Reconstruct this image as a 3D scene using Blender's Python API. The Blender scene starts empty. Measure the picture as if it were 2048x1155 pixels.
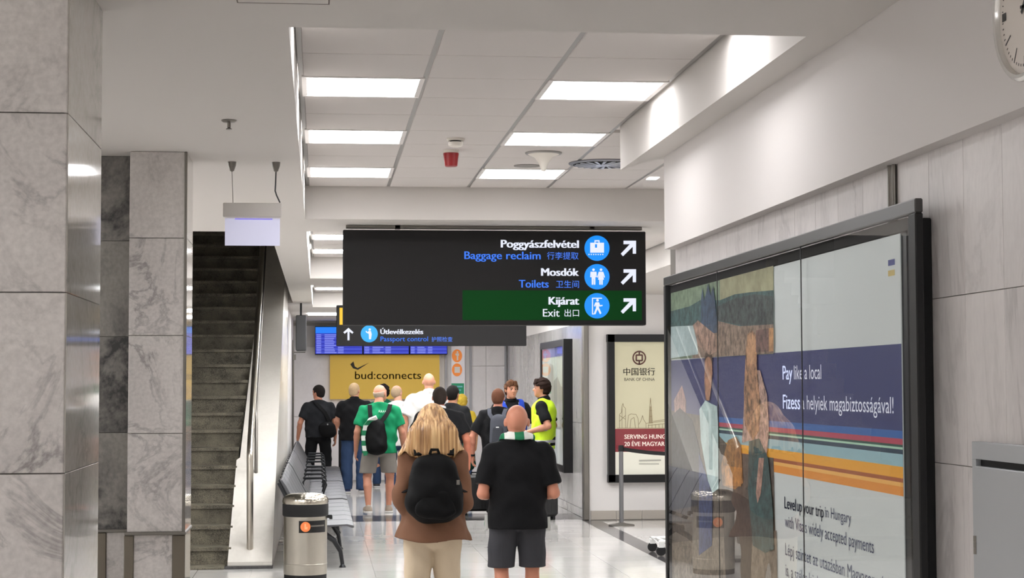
import bpy, bmesh, math, random
import numpy as np
from mathutils import Matrix, Vector
# ---------------------------------------------------------------- camera, world, exposure
CAMZ = 1.82
F = 3600.0
W_, H_ = 2048, 1155
YAW, PITCH, ROLL = 0.10654689, 0.05365515, 0.003
def _basis():
    f = Vector((math.sin(YAW)*math.cos(PITCH), math.cos(YAW)*math.cos(PITCH), math.sin(PITCH)))
    r = Vector((math.cos(YAW), -math.sin(YAW), 0.0)); u = r.cross(f)
    c, s = math.cos(ROLL), math.sin(ROLL)
    return c*r - s*u, s*r + c*u, f
CR, CU, CF = _basis()
CPOS = Vector((0, 0, CAMZ))
cd = bpy.data.cameras.new('camera'); cam = bpy.data.objects.new('camera', cd)
bpy.context.scene.collection.objects.link(cam)
cam.matrix_world = Matrix(((CR.x, CU.x, -CF.x, 0), (CR.y, CU.y, -CF.y, 0), (CR.z, CU.z, -CF.z, CAMZ), (0, 0, 0, 1)))
cd.sensor_width = 36.0; cd.lens = F/W_*36.0; cd.clip_end = 200
sc = bpy.context.scene; sc.camera = cam
sc.view_settings.view_transform = 'Standard'; sc.view_settings.look = 'None'
sc.view_settings.gamma = 1; sc.view_settings.use_curve_mapping = False
sc.view_settings.exposure = 0.0
wd = bpy.data.worlds.new('world'); sc.world = wd; wd.use_nodes = True
wd.node_tree.nodes['Background'].inputs[0].default_value = (0.9, 0.92, 1, 1)
wd.node_tree.nodes['Background'].inputs[1].default_value = 0.05
LED = 11.5            # radiance of the panels in the first recess
FILL_QUEUE = 13.0      # added panels over the queue, to brighten the rear wall
LED_FAR = 36.0        # the panels further down the corridor and the added ones in the side hall
FILL_BACK = 33.0       # added unseen panels that brighten the near hall and stairs
random.seed(4)
C = bpy.context.scene.collection

def at(px, py, Y=None, X=None, Z=None):
    """the point where the sight line through a photograph pixel meets a plane of the place"""
    d = CF + CR*((px-W_/2)/F) + CU*((H_/2-py)/F)
    if Y is not None: t = Y/d.y
    elif X is not None: t = X/d.x
    else: t = (Z-CAMZ)/d.z
    return CPOS + d*t

# ---------------------------------------------------------------- materials
def srgb(r, g, b):
    def l(c):
        c /= 255.0
        return c/12.92 if c <= .04045 else ((c+.055)/1.055)**2.4
    return (l(r), l(g), l(b), 1)
MATS = {}
def new_mat(name):
    m = bpy.data.materials.new(name); m.use_nodes = True
    return m, m.node_tree.nodes, m.node_tree.links, m.node_tree.nodes['Principled BSDF']
def M(name, col, rough=.6, metal=0, spec=.5, emit=None, es=0, bump=0, bscale=200, var=0, coat=0, sss=0):
    if name in MATS: return MATS[name]
    m, N, L, p = new_mat(name)
    c = srgb(*col)
    p.inputs['Base Color'].default_value = c; p.inputs['Roughness'].default_value = rough
    p.inputs['Metallic'].default_value = metal; p.inputs['Specular IOR Level'].default_value = spec
    p.inputs['Coat Weight'].default_value = coat
    if sss:
        p.inputs['Subsurface Weight'].default_value = sss; p.inputs['Subsurface Radius'].default_value = (.02, .008, .005)
    if emit is not None:
        p.inputs['Emission Color'].default_value = srgb(*emit); p.inputs['Emission Strength'].default_value = es
    if bump or var:
        tc = N.new('ShaderNodeTexCoord'); n = N.new('ShaderNodeTexNoise'); n.inputs['Scale'].default_value = bscale
        n.inputs['Detail'].default_value = 4
        L.new(tc.outputs['Object'], n.inputs['Vector'])
        if bump:
            b = N.new('ShaderNodeBump'); b.inputs['Strength'].default_value = bump; b.inputs['Distance'].default_value = .002
            L.new(n.outputs['Fac'], b.inputs['Height']); L.new(b.outputs['Normal'], p.inputs['Normal'])
        if var:
            mx = N.new('ShaderNodeMix'); mx.data_type = 'RGBA'
            mx.inputs[6].default_value = tuple(x*(1-var) for x in c[:3])+(1,); mx.inputs[7].default_value = tuple(min(1, x*(1+var)) for x in c[:3])+(1,)
            L.new(n.outputs['Fac'], mx.inputs[0]); L.new(mx.outputs[2], p.inputs['Base Color'])
    MATS[name] = m
    return m
def marble(name, light, dark, rough=.25, vein=.6, scale=3.0, spec=.5, stretch=(1, 1, 1), thr=.035, speck=.25):
    m, N, L, p = new_mat(name)
    g = N.new('ShaderNodeNewGeometry'); oi = N.new('ShaderNodeObjectInfo')
    mp = N.new('ShaderNodeVectorMath'); mp.operation = 'SCALE'
    cx = N.new('ShaderNodeCombineXYZ')
    for i, k in enumerate((13.1, 7.7, 5.3)):
        mm = N.new('ShaderNodeMath'); mm.operation = 'MULTIPLY'; mm.inputs[1].default_value = k
        L.new(oi.outputs['Random'], mm.inputs[0]); L.new(mm.outputs[0], cx.inputs[i])
    st = N.new('ShaderNodeVectorMath'); st.operation = 'MULTIPLY'; st.inputs[1].default_value = stretch
    L.new(g.outputs['Position'], st.inputs[0])
    ad = N.new('ShaderNodeVectorMath'); L.new(st.outputs[0], ad.inputs[0]); L.new(cx.outputs[0], ad.inputs[1])
    n1 = N.new('ShaderNodeTexNoise'); n1.inputs['Scale'].default_value = scale; n1.inputs['Detail'].default_value = 9; n1.inputs['Roughness'].default_value = .62; n1.inputs['Distortion'].default_value = .9
    n2 = N.new('ShaderNodeTexNoise'); n2.inputs['Scale'].default_value = scale*.6; n2.inputs['Detail'].default_value = 5
    n3 = N.new('ShaderNodeTexNoise'); n3.inputs['Scale'].default_value = scale*22; n3.inputs['Detail'].default_value = 3
    for n in (n1, n2, n3): L.new(ad.outputs[0], n.inputs['Vector'])
    s = N.new('ShaderNodeMath'); s.operation = 'SUBTRACT'; s.inputs[1].default_value = .5; L.new(n1.outputs['Fac'], s.inputs[0])
    a = N.new('ShaderNodeMath'); a.operation = 'ABSOLUTE'; L.new(s.outputs[0], a.inputs[0])
    mr = N.new('ShaderNodeMapRange'); mr.inputs[1].default_value = 0; mr.inputs[2].default_value = thr; mr.inputs[3].default_value = vein; mr.inputs[4].default_value = 0
    L.new(a.outputs[0], mr.inputs[0])
    m2 = N.new('ShaderNodeMapRange'); m2.inputs[1].default_value = .35; m2.inputs[2].default_value = .7
    L.new(n2.outputs['Fac'], m2.inputs[0])
    pr = N.new('ShaderNodeMath'); pr.operation = 'MULTIPLY'; L.new(mr.outputs[0], pr.inputs[0]); L.new(m2.outputs[0], pr.inputs[1])
    m3 = N.new('ShaderNodeMapRange'); m3.inputs[1].default_value = .3; m3.inputs[2].default_value = .7; m3.inputs[4].default_value = speck
    L.new(n3.outputs['Fac'], m3.inputs[0])
    m4 = N.new('ShaderNodeMath'); m4.operation = 'MULTIPLY_ADD'; m4.inputs[1].default_value = .35; L.new(m2.outputs[0], m4.inputs[0]); L.new(m3.outputs[0], m4.inputs[2])
    sm = N.new('ShaderNodeMath'); sm.use_clamp = True; L.new(pr.outputs[0], sm.inputs[0]); L.new(m4.outputs[0], sm.inputs[1])
    mx = N.new('ShaderNodeMix'); mx.data_type = 'RGBA'; mx.inputs[6].default_value = srgb(*light); mx.inputs[7].default_value = srgb(*dark)
    L.new(sm.outputs[0], mx.inputs[0]); L.new(mx.outputs[2], p.inputs['Base Color'])
    p.inputs['Roughness'].default_value = rough; p.inputs['Specular IOR Level'].default_value = spec
    MATS[name] = m
    return m
marble('marble_pillar', (210, 204, 199), (128, 122, 120), rough=.45, vein=.6, scale=2.6)
marble('marble_gloss', (212, 206, 198), (150, 145, 138), rough=.06, vein=.4, scale=2.0, spec=.9)
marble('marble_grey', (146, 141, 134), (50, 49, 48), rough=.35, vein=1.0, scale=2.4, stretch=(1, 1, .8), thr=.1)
marble('marble_wall', (218, 212, 209), (150, 144, 143), rough=.4, vein=.45, scale=3.2, stretch=(1, .8, .3), speck=.12)
marble('marble_white', (240, 235, 234), (206, 201, 200), rough=.3, vein=.3, scale=1.0, spec=.3, speck=.08)
marble('marble_far', (190, 187, 184), (120, 118, 116), rough=.1, vein=.4, scale=2.0, stretch=(1, 1, .3), spec=.8)
marble('granite_step', (150, 142, 122), (52, 48, 38), rough=.6, vein=.3, scale=9, speck=.9)
marble('floor_porcelain', (205, 202, 198), (172, 169, 165), rough=.09, vein=.2, scale=1.5, spec=.6, speck=.1)
marble('floor_granite', (86, 84, 84), (48, 46, 46), rough=.12, vein=.4, scale=8, spec=.6, speck=.6)
marble('parapet_stone', (230, 225, 216), (200, 194, 184), rough=.22, vein=.2, scale=1.2, speck=.12)
WHITE = M('painted_white', (224, 220, 217), .75, bump=.08, bscale=60)
CEIL = M('ceiling_paint', (206, 201, 196), .85, bump=.1, bscale=300)
TILE = M('ceiling_tile', (206, 200, 196), .9, bump=.3, bscale=500, var=.04)
GROUT = M('grout', (120, 115, 110), .9)
TBAR = M('grid_profile', (150, 147, 144), .45, .6)
LEDM = M('led_panel', (255, 255, 255), .5, emit=(253, 253, 255), es=LED)
FILLB = M('fill_panel_hall', (255, 255, 255), .5, emit=(252, 253, 255), es=FILL_BACK)
LEDF = M('led_panel_far', (255, 255, 255), .5, emit=(252, 253, 255), es=LED_FAR)
FILLQ = M('fill_panel_queue', (255, 255, 255), .5, emit=(252, 253, 255), es=FILL_QUEUE)
STEEL = M('brushed_steel', (190, 184, 172), .28, 1, bump=.1, bscale=120)
STEELD = M('dull_steel', (128, 124, 118), .42, 1)
BLACK = M('black_frame', (15, 15, 16), .5, spec=.35)
BLACKM = M('matt_black', (16, 16, 17), .8)
SIGN = M('sign_face', (31, 30, 30), .6, spec=.2)
CHAR = M('charcoal', (40, 40, 42), .6)
DOOR = M('grey_metal', (168, 170, 172), .4, .3, bump=.05, bscale=500)
def EM(name, col, s=1.0):
    return M(name, (10, 10, 10), .6, emit=col, es=s)
def PR(name, col, s=.35):
    "print with a faint glow of its own colour, mostly on backlit sheets"
    return M(name, col, .5, emit=col, es=s)
def photo(name, c1, c2, scale=30, es=.2):
    "printed photograph: two inks broken up by fine noise"
    if name in MATS: return MATS[name]
    m, N, L, p = new_mat(name)
    g = N.new('ShaderNodeNewGeometry'); n = N.new('ShaderNodeTexNoise'); n.inputs['Scale'].default_value = scale; n.inputs['Detail'].default_value = 8; n.inputs['Roughness'].default_value = .7
    mr = N.new('ShaderNodeMapRange'); mr.inputs[1].default_value = .38; mr.inputs[2].default_value = .62
    mx = N.new('ShaderNodeMix'); mx.data_type = 'RGBA'; mx.inputs[6].default_value = srgb(*c1); mx.inputs[7].default_value = srgb(*c2)
    L.new(g.outputs['Position'], n.inputs['Vector']); L.new(n.outputs['Fac'], mr.inputs[0]); L.new(mr.outputs[0], mx.inputs[0])
    L.new(mx.outputs[2], p.inputs['Base Color']); L.new(mx.outputs[2], p.inputs['Emission Color']); p.inputs['Emission Strength'].default_value = es; p.inputs['Roughness'].default_value = .5
    MATS[name] = m
    return m
def glass_mat():
    m, N, L, p = new_mat('thin_glass')
    N.remove(p)
    o = [n for n in N if n.type == 'OUTPUT_MATERIAL'][0]
    t = N.new('ShaderNodeBsdfTransparent'); g = N.new('ShaderNodeBsdfGlossy'); g.inputs['Roughness'].default_value = .0
    f = N.new('ShaderNodeFresnel'); f.inputs['IOR'].default_value = 1.55
    mu = N.new('ShaderNodeMath'); mu.operation = 'MULTIPLY'; mu.inputs[1].default_value = 1.0; mu.use_clamp = True
    mx = N.new('ShaderNodeMixShader')
    gm = N.new('ShaderNodeNewGeometry'); ir = N.new('ShaderNodeMix'); ir.inputs[2].default_value = 1.55; ir.inputs[3].default_value = 1/1.55
    L.new(gm.outputs['Backfacing'], ir.inputs[0]); L.new(ir.outputs[0], f.inputs['IOR'])
    L.new(f.outputs[0], mu.inputs[0]); L.new(mu.outputs[0], mx.inputs[0]); L.new(t.outputs[0], mx.inputs[1]); L.new(g.outputs[0], mx.inputs[2]); L.new(mx.outputs[0], o.inputs[0])
    MATS['glass'] = m
    return m
GLASS = glass_mat()

# ---------------------------------------------------------------- object helpers
def tag(o, label=None, cat=None, group=None, kind=None):
    for k, v in (('label', label), ('category', cat), ('group', group), ('kind', kind)):
        if v: o[k] = v
    return o
def thing(name, label, cat, loc=(0, 0, 0), group=None, rz=0):
    o = bpy.data.objects.new(name, None); o.empty_display_size = .1; C.objects.link(o)
    o.location = loc; o.rotation_euler = (0, 0, rz)
    return tag(o, label, cat, group)
def attach(o, parent):
    o.parent = parent
    if parent is not None:
        w = Matrix.Identity(4); q = parent
        chain = []
        while q is not None: chain.append(q); q = q.parent
        for q in reversed(chain):
            w = w @ q.matrix_parent_inverse @ (Matrix.Translation(q.location) @ q.rotation_euler.to_matrix().to_4x4() @ Matrix.Diagonal((*q.scale, 1)))
        o.matrix_parent_inverse = w.inverted()
class MB:
    def __init__(s): s.v = []; s.f = []; s.bw = 0
    def add(s, vs, fs):
        b = len(s.v); s.v += [tuple(v) for v in vs]; s.f += [tuple(b+i for i in f) for f in fs]; return s
    def box(s, x0, x1, y0, y1, z0, z1):
        x0, x1 = sorted((x0, x1)); y0, y1 = sorted((y0, y1)); z0, z1 = sorted((z0, z1))
        return s.add([(x0, y0, z0), (x1, y0, z0), (x1, y1, z0), (x0, y1, z0), (x0, y0, z1), (x1, y0, z1), (x1, y1, z1), (x0, y1, z1)],
                     [(3, 2, 1, 0), (4, 5, 6, 7), (0, 1, 5, 4), (1, 2, 6, 5), (2, 3, 7, 6), (3, 0, 4, 7)])
    def prism(s, poly, off):
        "poly: 3D points of one planar outline, off: extrusion vector"
        n = len(poly); off = Vector(off); P = [Vector(p) for p in poly]
        nrm = Vector((0, 0, 0))
        for i in range(n): nrm += P[i].cross(P[(i+1) % n])
        if nrm.dot(off) > 0: P.reverse()
        vs = P + [p+off for p in P]
        fs = [tuple(range(n)), tuple(reversed(range(n, 2*n)))]
        fs += [((i+1) % n, i, n+i, n+(i+1) % n) for i in range(n)]
        return s.add(vs, fs)
    def tube(s, pts, r, n=10, caps=True, closed=False):
        pts = [Vector(p) for p in pts]; m = len(pts)
        rs = r if isinstance(r, (list, tuple)) else [r]*m
        ring = []; prev = None
        for i, p in enumerate(pts):
            if closed: t = pts[(i+1) % m]-pts[i-1]
            else: t = pts[min(i+1, m-1)]-pts[max(i-1, 0)]
            t.normalize()
            if prev is None:
                a = Vector((0, 0, 1)) if abs(t.z) < .9 else Vector((1, 0, 0))
                u = t.cross(a).normalized()
            else: u = (prev - t*prev.dot(t)).normalized()
            prev = u; w = t.cross(u)
            ring.append([p+(u*math.cos(2*math.pi*k/n)+w*math.sin(2*math.pi*k/n))*rs[i] for k in range(n)])
        vs = [v for q in ring for v in q]; fs = []
        for i in range(m if closed else m-1):
            j = (i+1) % m
            for k in range(n): fs.append((i*n+k, i*n+(k+1) % n, j*n+(k+1) % n, j*n+k))
        if caps and not closed: fs += [tuple(reversed(range(n))), tuple(range((m-1)*n, m*n))]
        return s.add(vs, fs)
    def lathe(s, prof, c, n=32, axis='z', sgn=1):
        "prof: (radius, height) pairs from bottom to top"
        vs = []; fs = []
        for r, h in prof:
            for k in range(n):
                a = 2*math.pi*k/n; u, v = r*math.cos(a), r*math.sin(a)
                vs.append({'z': (c[0]+u, c[1]+v, c[2]+h*sgn), 'x': (c[0]+h*sgn, c[1]+u, c[2]+v), 'y': (c[0]+u, c[1]+h*sgn, c[2]+v)}[axis])
        for i in range(len(prof)-1):
            for k in range(n): fs.append((i*n+k, i*n+(k+1) % n, (i+1)*n+(k+1) % n, (i+1)*n+k))
        if prof[0][0] > 1e-4: fs.append(tuple(reversed(range(n))))
        if prof[-1][0] > 1e-4: fs.append(tuple(range((len(prof)-1)*n, len(prof)*n)))
        return s.add(vs, fs)
    def bevel(s, w): s.bw = w; return s
    def build(s, name, mat, parent=None, smooth=False, **kw):
        me = bpy.data.meshes.new(name); me.from_pydata(s.v, [], s.f); me.update()
        bm = bmesh.new(); bm.from_mesh(me)
        bmesh.ops.remove_doubles(bm, verts=bm.verts, dist=1e-6)
        bmesh.ops.recalc_face_normals(bm, faces=bm.faces)
        if s.bw: bmesh.ops.bevel(bm, geom=bm.edges[:], offset=s.bw, segments=1, affect='EDGES', clamp_overlap=True)
        bm.to_mesh(me); bm.free()
        if smooth:
            me.shade_smooth()
            try: me.set_sharp_from_angle(angle=math.radians(40))
            except Exception: pass
        o = bpy.data.objects.new(name, me); C.objects.link(o)
        me.materials.append(mat)
        if parent is not None: attach(o, parent)
        return tag(o, **kw) if kw else o
_cache = {}
def slab(name, mat, parent, x0, x1, y0, y1, z0, z1, bev=.003):
    "a piece of its own; pieces of one size share their mesh"
    d = (round(x1-x0, 4), round(y1-y0, 4), round(z1-z0, 4)); key = (name, mat.name, d)
    if key not in _cache:
        mb = MB().box(-d[0]/2, d[0]/2, -d[1]/2, d[1]/2, -d[2]/2, d[2]/2); mb.bevel(min(bev, min(d)*.3))
        o = mb.build(name, mat); _cache[key] = o.data
    else:
        o = bpy.data.objects.new(name, _cache[key]); C.objects.link(o)
    if parent is not None: attach(o, parent)
    o.location = ((x0+x1)/2, (y0+y1)/2, (z0+z1)/2)
    return o
def struct(name, mb, mat): return tag(mb.build(name, mat), kind='structure')
def _font_probe(body, bold=0):
    cu = bpy.data.curves.new('t', 'FONT'); cu.body = body; cu.size = 1; cu.offset = bold; cu.resolution_u = 3
    o = bpy.data.objects.new('t', cu); C.objects.link(o)
    dg = bpy.context.evaluated_depsgraph_get(); me = bpy.data.meshes.new_from_object(o.evaluated_get(dg))
    bpy.data.objects.remove(o); bpy.data.curves.remove(cu)
    return me
_cap = {}
def text(name, body, mat, parent, origin, u, v, width, cap=None, bold=0, align='L', n=None):
    "flat lettering: origin = left end of the baseline, u = reading direction, v = up; width in metres, cap = height of a capital"
    me = _font_probe(body)
    co = np.empty(len(me.vertices)*3, 'f'); me.vertices.foreach_get('co', co); co = co.reshape(-1, 3)
    x0, x1 = co[:, 0].min(), co[:, 0].max()
    if 'H' not in _cap:
        q = _font_probe('H'); c2 = np.empty(len(q.vertices)*3, 'f'); q.vertices.foreach_get('co', c2); _cap['H'] = c2.reshape(-1, 3)[:, 1].max()
    sx = width/(x1-x0); sy = (cap/_cap['H']) if cap else sx
    u = np.array(Vector(u).normalized()); v = np.array(Vector(v).normalized()); o = np.array(origin, dtype=float)
    if align == 'R': o = o-u*width
    p = o + np.outer((co[:, 0]-x0)*sx, u) + np.outer(co[:, 1]*sy, v)
    me.vertices.foreach_set('co', p.astype('f').ravel()); me.update()
    if bold:         # heavier strokes: the same outlines laid side by side
        bm = bmesh.new()
        for k in (-1, -.33, .33, 1):
            m2 = me.copy(); m2.transform(Matrix.Translation(Vector(u)*(k*bold*sy)))
            bm.from_mesh(m2); bpy.data.meshes.remove(m2)
        bm.to_mesh(me); bm.free()
    me.materials.clear(); me.materials.append(mat); me.name = name
    ob = bpy.data.objects.new(name, me); C.objects.link(ob)
    if parent is not None: attach(ob, parent)
    return ob
def flat(name, polys, mat, parent, off=(0, -.001, 0)):
    mb = MB()
    for p in polys: mb.prism(p, off)
    return mb.build(name, mat, parent)
def disc_pts(c, r, u, v, n=32, a0=0, a1=2*math.pi, r2=None):
    c, u, v = Vector(c), Vector(u), Vector(v)
    return [c+u*(r*math.cos(a0+(a1-a0)*k/n))+v*((r2 or r)*math.sin(a0+(a1-a0)*k/n)) for k in range(n)]

def pane(parent, corners):
    "one thin sheet of glass"
    o = MB().add([tuple(c) for c in corners], [(0, 1, 2, 3)]).build('glass_pane', GLASS); attach(o, parent); return o
# ================================================================ THE SETTING
Z1, Z2 = 3.065, 3.31
JO = [0.03, 0.545, 1.06, 1.575, 2.09, 2.605]        # levels of the marble joints, the same all round
ceil = MB()
ceil.box(-4.2, 2.1, -5.2, 6.24, Z1, Z1+.4)
ceil.box(-4.2, -.11, 6.24, 14.6, Z1, Z1+.4)
ceil.box(-.11, 8, 13.45, 14.55, Z1, Z1+.4)
ceil.box(-.40, -.11, 14.6, 28.5, Z1, Z1+.4)
ceil.box(-.11, 3.6, 20.9, 22.3, Z1, Z1+.4)
ceil.box(-1.2, 3.62, 28.5, 34.9, Z1, Z1+.4)
ceil.box(3.6, 8, 14.55, 24.5, Z1, Z1+.4)
ceil.box(-.11, 0, 14.55, 14.56, Z1, Z1+.4)
ceil.box(4.1, 8, 9.6, 13.45, Z1, Z1+.4)
ceil.prism([(1.73, 6.24, Z1), (1.73, 10.25, Z1), (1.87, 9.65, Z1), (2.1, 9.65, Z1), (2.1, 6.24, Z1)], (0, 0, .4))
ceil.box(2.1, 4.1, 9.2, 9.65, Z1, Z1+.4)
ceil.box(-4.2, -.40, 27, 28.5, Z1, Z1+.4)
# backing above the tiles
ceil.box(-.12, 4.15, 6.2, 13.5, Z2+.05, Z2+.1); ceil.box(-.12, 3.65, 14.5, 21, Z2+.05, Z2+.1); ceil.box(-.12, 3.65, 22.2, 28.6, Z2+.05, Z2+.1)
ceiling = struct('ceiling', ceil, CEIL)
lamps = []
def led(x0, x1, y0, y1, label, grp='flat ceiling light panels'):
    mt = LEDM if y0 < 13.4 else LEDF
    t = thing('ceiling_light', label, 'ceiling light', ((x0+x1)/2, (y0+y1)/2, Z2), grp)
    slab('diffuser', mt, t, x0+.03, x1-.03, y0+.03, y1-.03, Z2-.002, Z2+.02)
    fr = MB()
    for a in ((x0, x1, y0, y0+.03), (x0, x1, y1-.03, y1), (x0, x0+.03, y0+.03, y1-.03), (x1-.03, x1, y0+.03, y1-.03)):
        fr.box(a[0]+.003, a[1]-.003, a[2]+.003, a[3]-.003, Z2-.004, Z2+.02)
    fr.build('frame', WHITE, t)
def tiles(x0, nx, y0, ny, w, d, skip, first=0):
    for i in range(nx):
        for j in range(ny):
            if (i, j) in skip or j < first: continue
            a, b = x0+i*w, y0+j*d
            if a > 1.6 and a < 1.8 and b < 9.9 and y0 < 8: continue
            if y0 < 8 and i >= 3 and b < 10.2: continue
            slab('ceiling_tile', TILE, ceiling, a+.012, a+w-.012, b+.003, b+d-.003, Z2, Z2+.02)
    for i in range(nx+1):
        yy = y0 if not (y0 < 8 and i > 3) else 10.25
        slab('grid_profile', TBAR, ceiling, x0+i*w-.012, x0+i*w+.012, yy, y0+ny*d, Z2+.004, Z2+.02, .001)
sk = set()
NAMES = {(0, 1): 'left side, nearest the camera, behind the recess edge', (2, 1): 'right side, nearest the camera, behind the recess edge',
         (0, 4): 'largest in view on the left', (2, 4): 'largest in view on the right',
         (0, 7): 'second in the left row, level with the smoke detector', (2, 7): 'second in the right row, before the ceiling cone',
         (0, 10): 'last of the left row, close to the white cross beam', (2, 10): 'last of the right row, behind the ceiling cone'}
for (i, j), nm in NAMES.items():
    sk.add((i, j)); led(-.093+i*.601, -.093+(i+1)*.601, 6.25+j*.6, 6.25+(j+1)*.6, 'square white light panel, '+nm)
tiles(-.093, 7, 6.25, 12, .601, .6, sk)
sk2 = {(i, j) for i in (0, 2, 4) for j in (2, 5, 8)}
for (i, j) in sorted(sk2):
    if j < 8 or True:
        nmx = {0: 'left', 2: 'middle', 4: 'right'}[i]; nmy = {2: 'front', 5: 'middle', 8: 'rear'}[j]
        led(-.08+i*.61, -.08+(i+1)*.61, 14.56+j*.633, 14.56+(j+1)*.633, f'light panel in the recess above the large dark sign, {nmy} of the {nmx} row', 'light panels of the second recess')
        led(-.08+i*.61, -.08+(i+1)*.61, 22.31+j*.618, 22.31+(j+1)*.618, f'light panel in the far recess near the flight screens, {nmy} of the {nmx} row', 'light panels of the third recess')
tiles(-.08, 6, 14.56, 10, .61, .633, sk2)
tiles(-.08, 6, 22.31, 10, .61, .618, sk2)
# hall behind and beside the camera: unseen panels added to brighten hall and stairs
for x, y in ((-3.2, 1), (-1.0, -2.6), (1.0, -2.6), (-1, 0.6), (1, .6), (-3.2, -2.6), (-3, 5), (-3, 9), (-2.6, 12.6), (-1.6, 11.6), (-1.6, 13.4), (-3, 14)):
    t = thing('ceiling_light', 'added unseen light panel under the low ceiling outside the picture', 'ceiling light', (x, y, Z1-.01), 'added fill panels of the near hall')
    slab('diffuser', FILLB, t, x-.3, x+.3, y-.3, y+.3, Z1-.03, Z1-.001)
for x, y in ((5, 12), (5, 16), (6.5, 19), (5, 21.5)):  # side hall panels out of view, added to brighten the far half
    t = thing('ceiling_light', 'added unseen light panel under the low ceiling of the side hall', 'ceiling light', (x, y, Z1-.01), 'added fill panels of the side hall')
    slab('diffuser', LEDF, t, x-.3, x+.3, y-.3, y+.3, Z1-.03, Z1-.001)
for x, y in ((.9, 29.6), (2.3, 29.6), (.9, 32.4), (2.5, 32.4), (1.7, 31), (.1, 31)):  # panels added under the low ceiling to brighten the rear wall
    t = thing('ceiling_light', 'added fill light panel over the queue by the flight screens', 'ceiling light', (x, y, Z1-.01), 'added fill panels over the queue')
    slab('diffuser', FILLQ, t, x-.3, x+.3, y-.3, y+.3, Z1-.02, Z1-.001)

# floor ---------------------------------------------------------------------------------------
fl = MB().box(-4.3, 8.2, -5.3, 35, -.1, -.012)
def floor_far():
    m, N, L, p = new_mat('floor_joints')
    g = N.new('ShaderNodeNewGeometry'); b = N.new('ShaderNodeTexBrick'); b.offset = 0
    b.inputs['Scale'].default_value = 1; b.inputs['Brick Width'].default_value = .6; b.inputs['Row Height'].default_value = .6
    b.inputs['Mortar Size'].default_value = .0035
    b.inputs['Color1'].default_value = srgb(205, 202, 198); b.inputs['Color2'].default_value = srgb(198, 195, 191); b.inputs['Mortar'].default_value = srgb(140, 137, 133)
    L.new(g.outputs['Position'], b.inputs['Vector']); L.new(b.outputs['Color'], p.inputs['Base Color'])
    p.inputs['Roughness'].default_value = .1; p.inputs['Specular IOR Level'].default_value = .6
    return m
FJ = floor_far()
floor = struct('floor', fl, M('floor_bed', (150, 147, 143), .8))
slab('floor_finish', FJ, floor, -4.3, 8.2, -5.3, 16.8, -.011, 0, .001)
slab('floor_finish', FJ, floor, -.5, 3.62, 25.6, 34.9, -.011, 0, .001)
slab('floor_finish', FJ, floor, -4.3, -.66, 16.8, 34.9, -.011, -.0005, .001)
slab('floor_band', MATS['floor_granite'], floor, -.5, 3.62, 24.45, 25.6, -.011, 0, .001)
slab('floor_band', MATS['floor_granite'], floor, 3.54, 3.78, 16.8, 24.0, -.011, 0, .001)
slab('floor_band', MATS['floor_granite'], floor, 3.54, 8, 24.0, 24.45, -.011, 0, .001)
FP = MATS['floor_porcelain']
for j in range(13):
    y0 = 16.8+j*.588
    for i in range(7):
        slab('floor_tile', FP, floor, -.66+i*.6+.0015, -.66+(i+1)*.6-.0015, y0+.0015, y0+.588-.0015, -.011, 0, .001)
    for i in range(4):
        slab('floor_tile', FP, floor, 3.78+i*.6+.0015, 3.78+(i+1)*.6-.0015, y0+.0015, min(y0+.588, 24.0)-.0015, -.011, 0, .001)
slab('floor_finish', FJ, floor, 6.18, 8.2, 16.8, 24.0, -.011, 0, .001)

# right wall with its overhanging fascia -------------------------------------------------------
wr = struct('wall_right', MB().box(1.945, 2.1, -5.2, 9.87, 0, Z1+.1), GROUT)
MW = MATS['marble_wall']
ys = [5.93-.31*k for k in range(0, 7)]
colsR = [(5.93+.31*k, 5.93+.31*(k+1)) for k in range(12)] + [(5.85-.31*(k+1), 5.85-.31*k) for k in range(7)]
lev = JO+[2.7]
for (a, b) in colsR:
    b = min(b, 9.87)
    for k in range(6):
        if a < 5.1 and lev[k] < 1.5 and b > 3.9 and False: continue
        slab('marble_slab', MW, wr, 1.93, 1.946, a+.001, b-.001, lev[k]+.001, lev[k+1]-.001, .0012)
slab('marble_slab', MW, wr, 1.93, 1.946, -5, 3.67, .03, 2.6)
struct('trim_1', MB().tube([(1.922, 5.89, .0), (1.922, 5.89, 2.56)], .014).tube([(1.922, 5.86, .0), (1.922, 5.86, 2.56)], .008), STEELD)
FB = 2.56
fa = MB().box(1.87, 2.1, -5.2, 9.65, FB, Z1+.02)
struct('wall_right_fascia', fa, M('fascia_paint', (208, 203, 200), .8, bump=.06, bscale=60))
# far right wall, corner post, wall that faces the camera
wf = struct('wall_far_right', MB().box(3.625, 3.9, 24.42, 34.9, 0, Z1+.1), WHITE)
for k in range(9):
    y0 = 24.42+k*1.16
    for (z0, z1) in ((0.0, .12), (.12, 1.30), (1.30, 2.69)):
        slab('marble_slab', MATS['marble_far'], wf, 3.61, 3.626, y0+.002, y0+1.158, z0+.002, z1-.002)
struct('trim_2', MB().box(3.565, 3.64, 24.24, 24.42, 0, Z1).bevel(.01), STEELD)
wfc = struct('wall_facing', MB().box(3.64, 8.2, 24.3, 24.5, 0, Z1+.1), WHITE)
for k in range(12):
    x0 = 3.66+k*.352
    slab('baseboard_tile', M('base_tile', (176, 168, 158), .4), wfc, x0+.003, x0+.349, 24.285, 24.302, 0.002, .125)
struct('wall_side', MB().box(8, 8.2, -5.3, 24.5, 0, Z1+.4), WHITE)
struct('wall_behind_camera', MB().box(-4.3, 8.2, -5.4, -5.2, 0, Z1+.4), WHITE)
struct('wall_hall_divider', MB().box(2.1, 8, 9.2, 9.4, 0, Z1+.4), WHITE)
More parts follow.
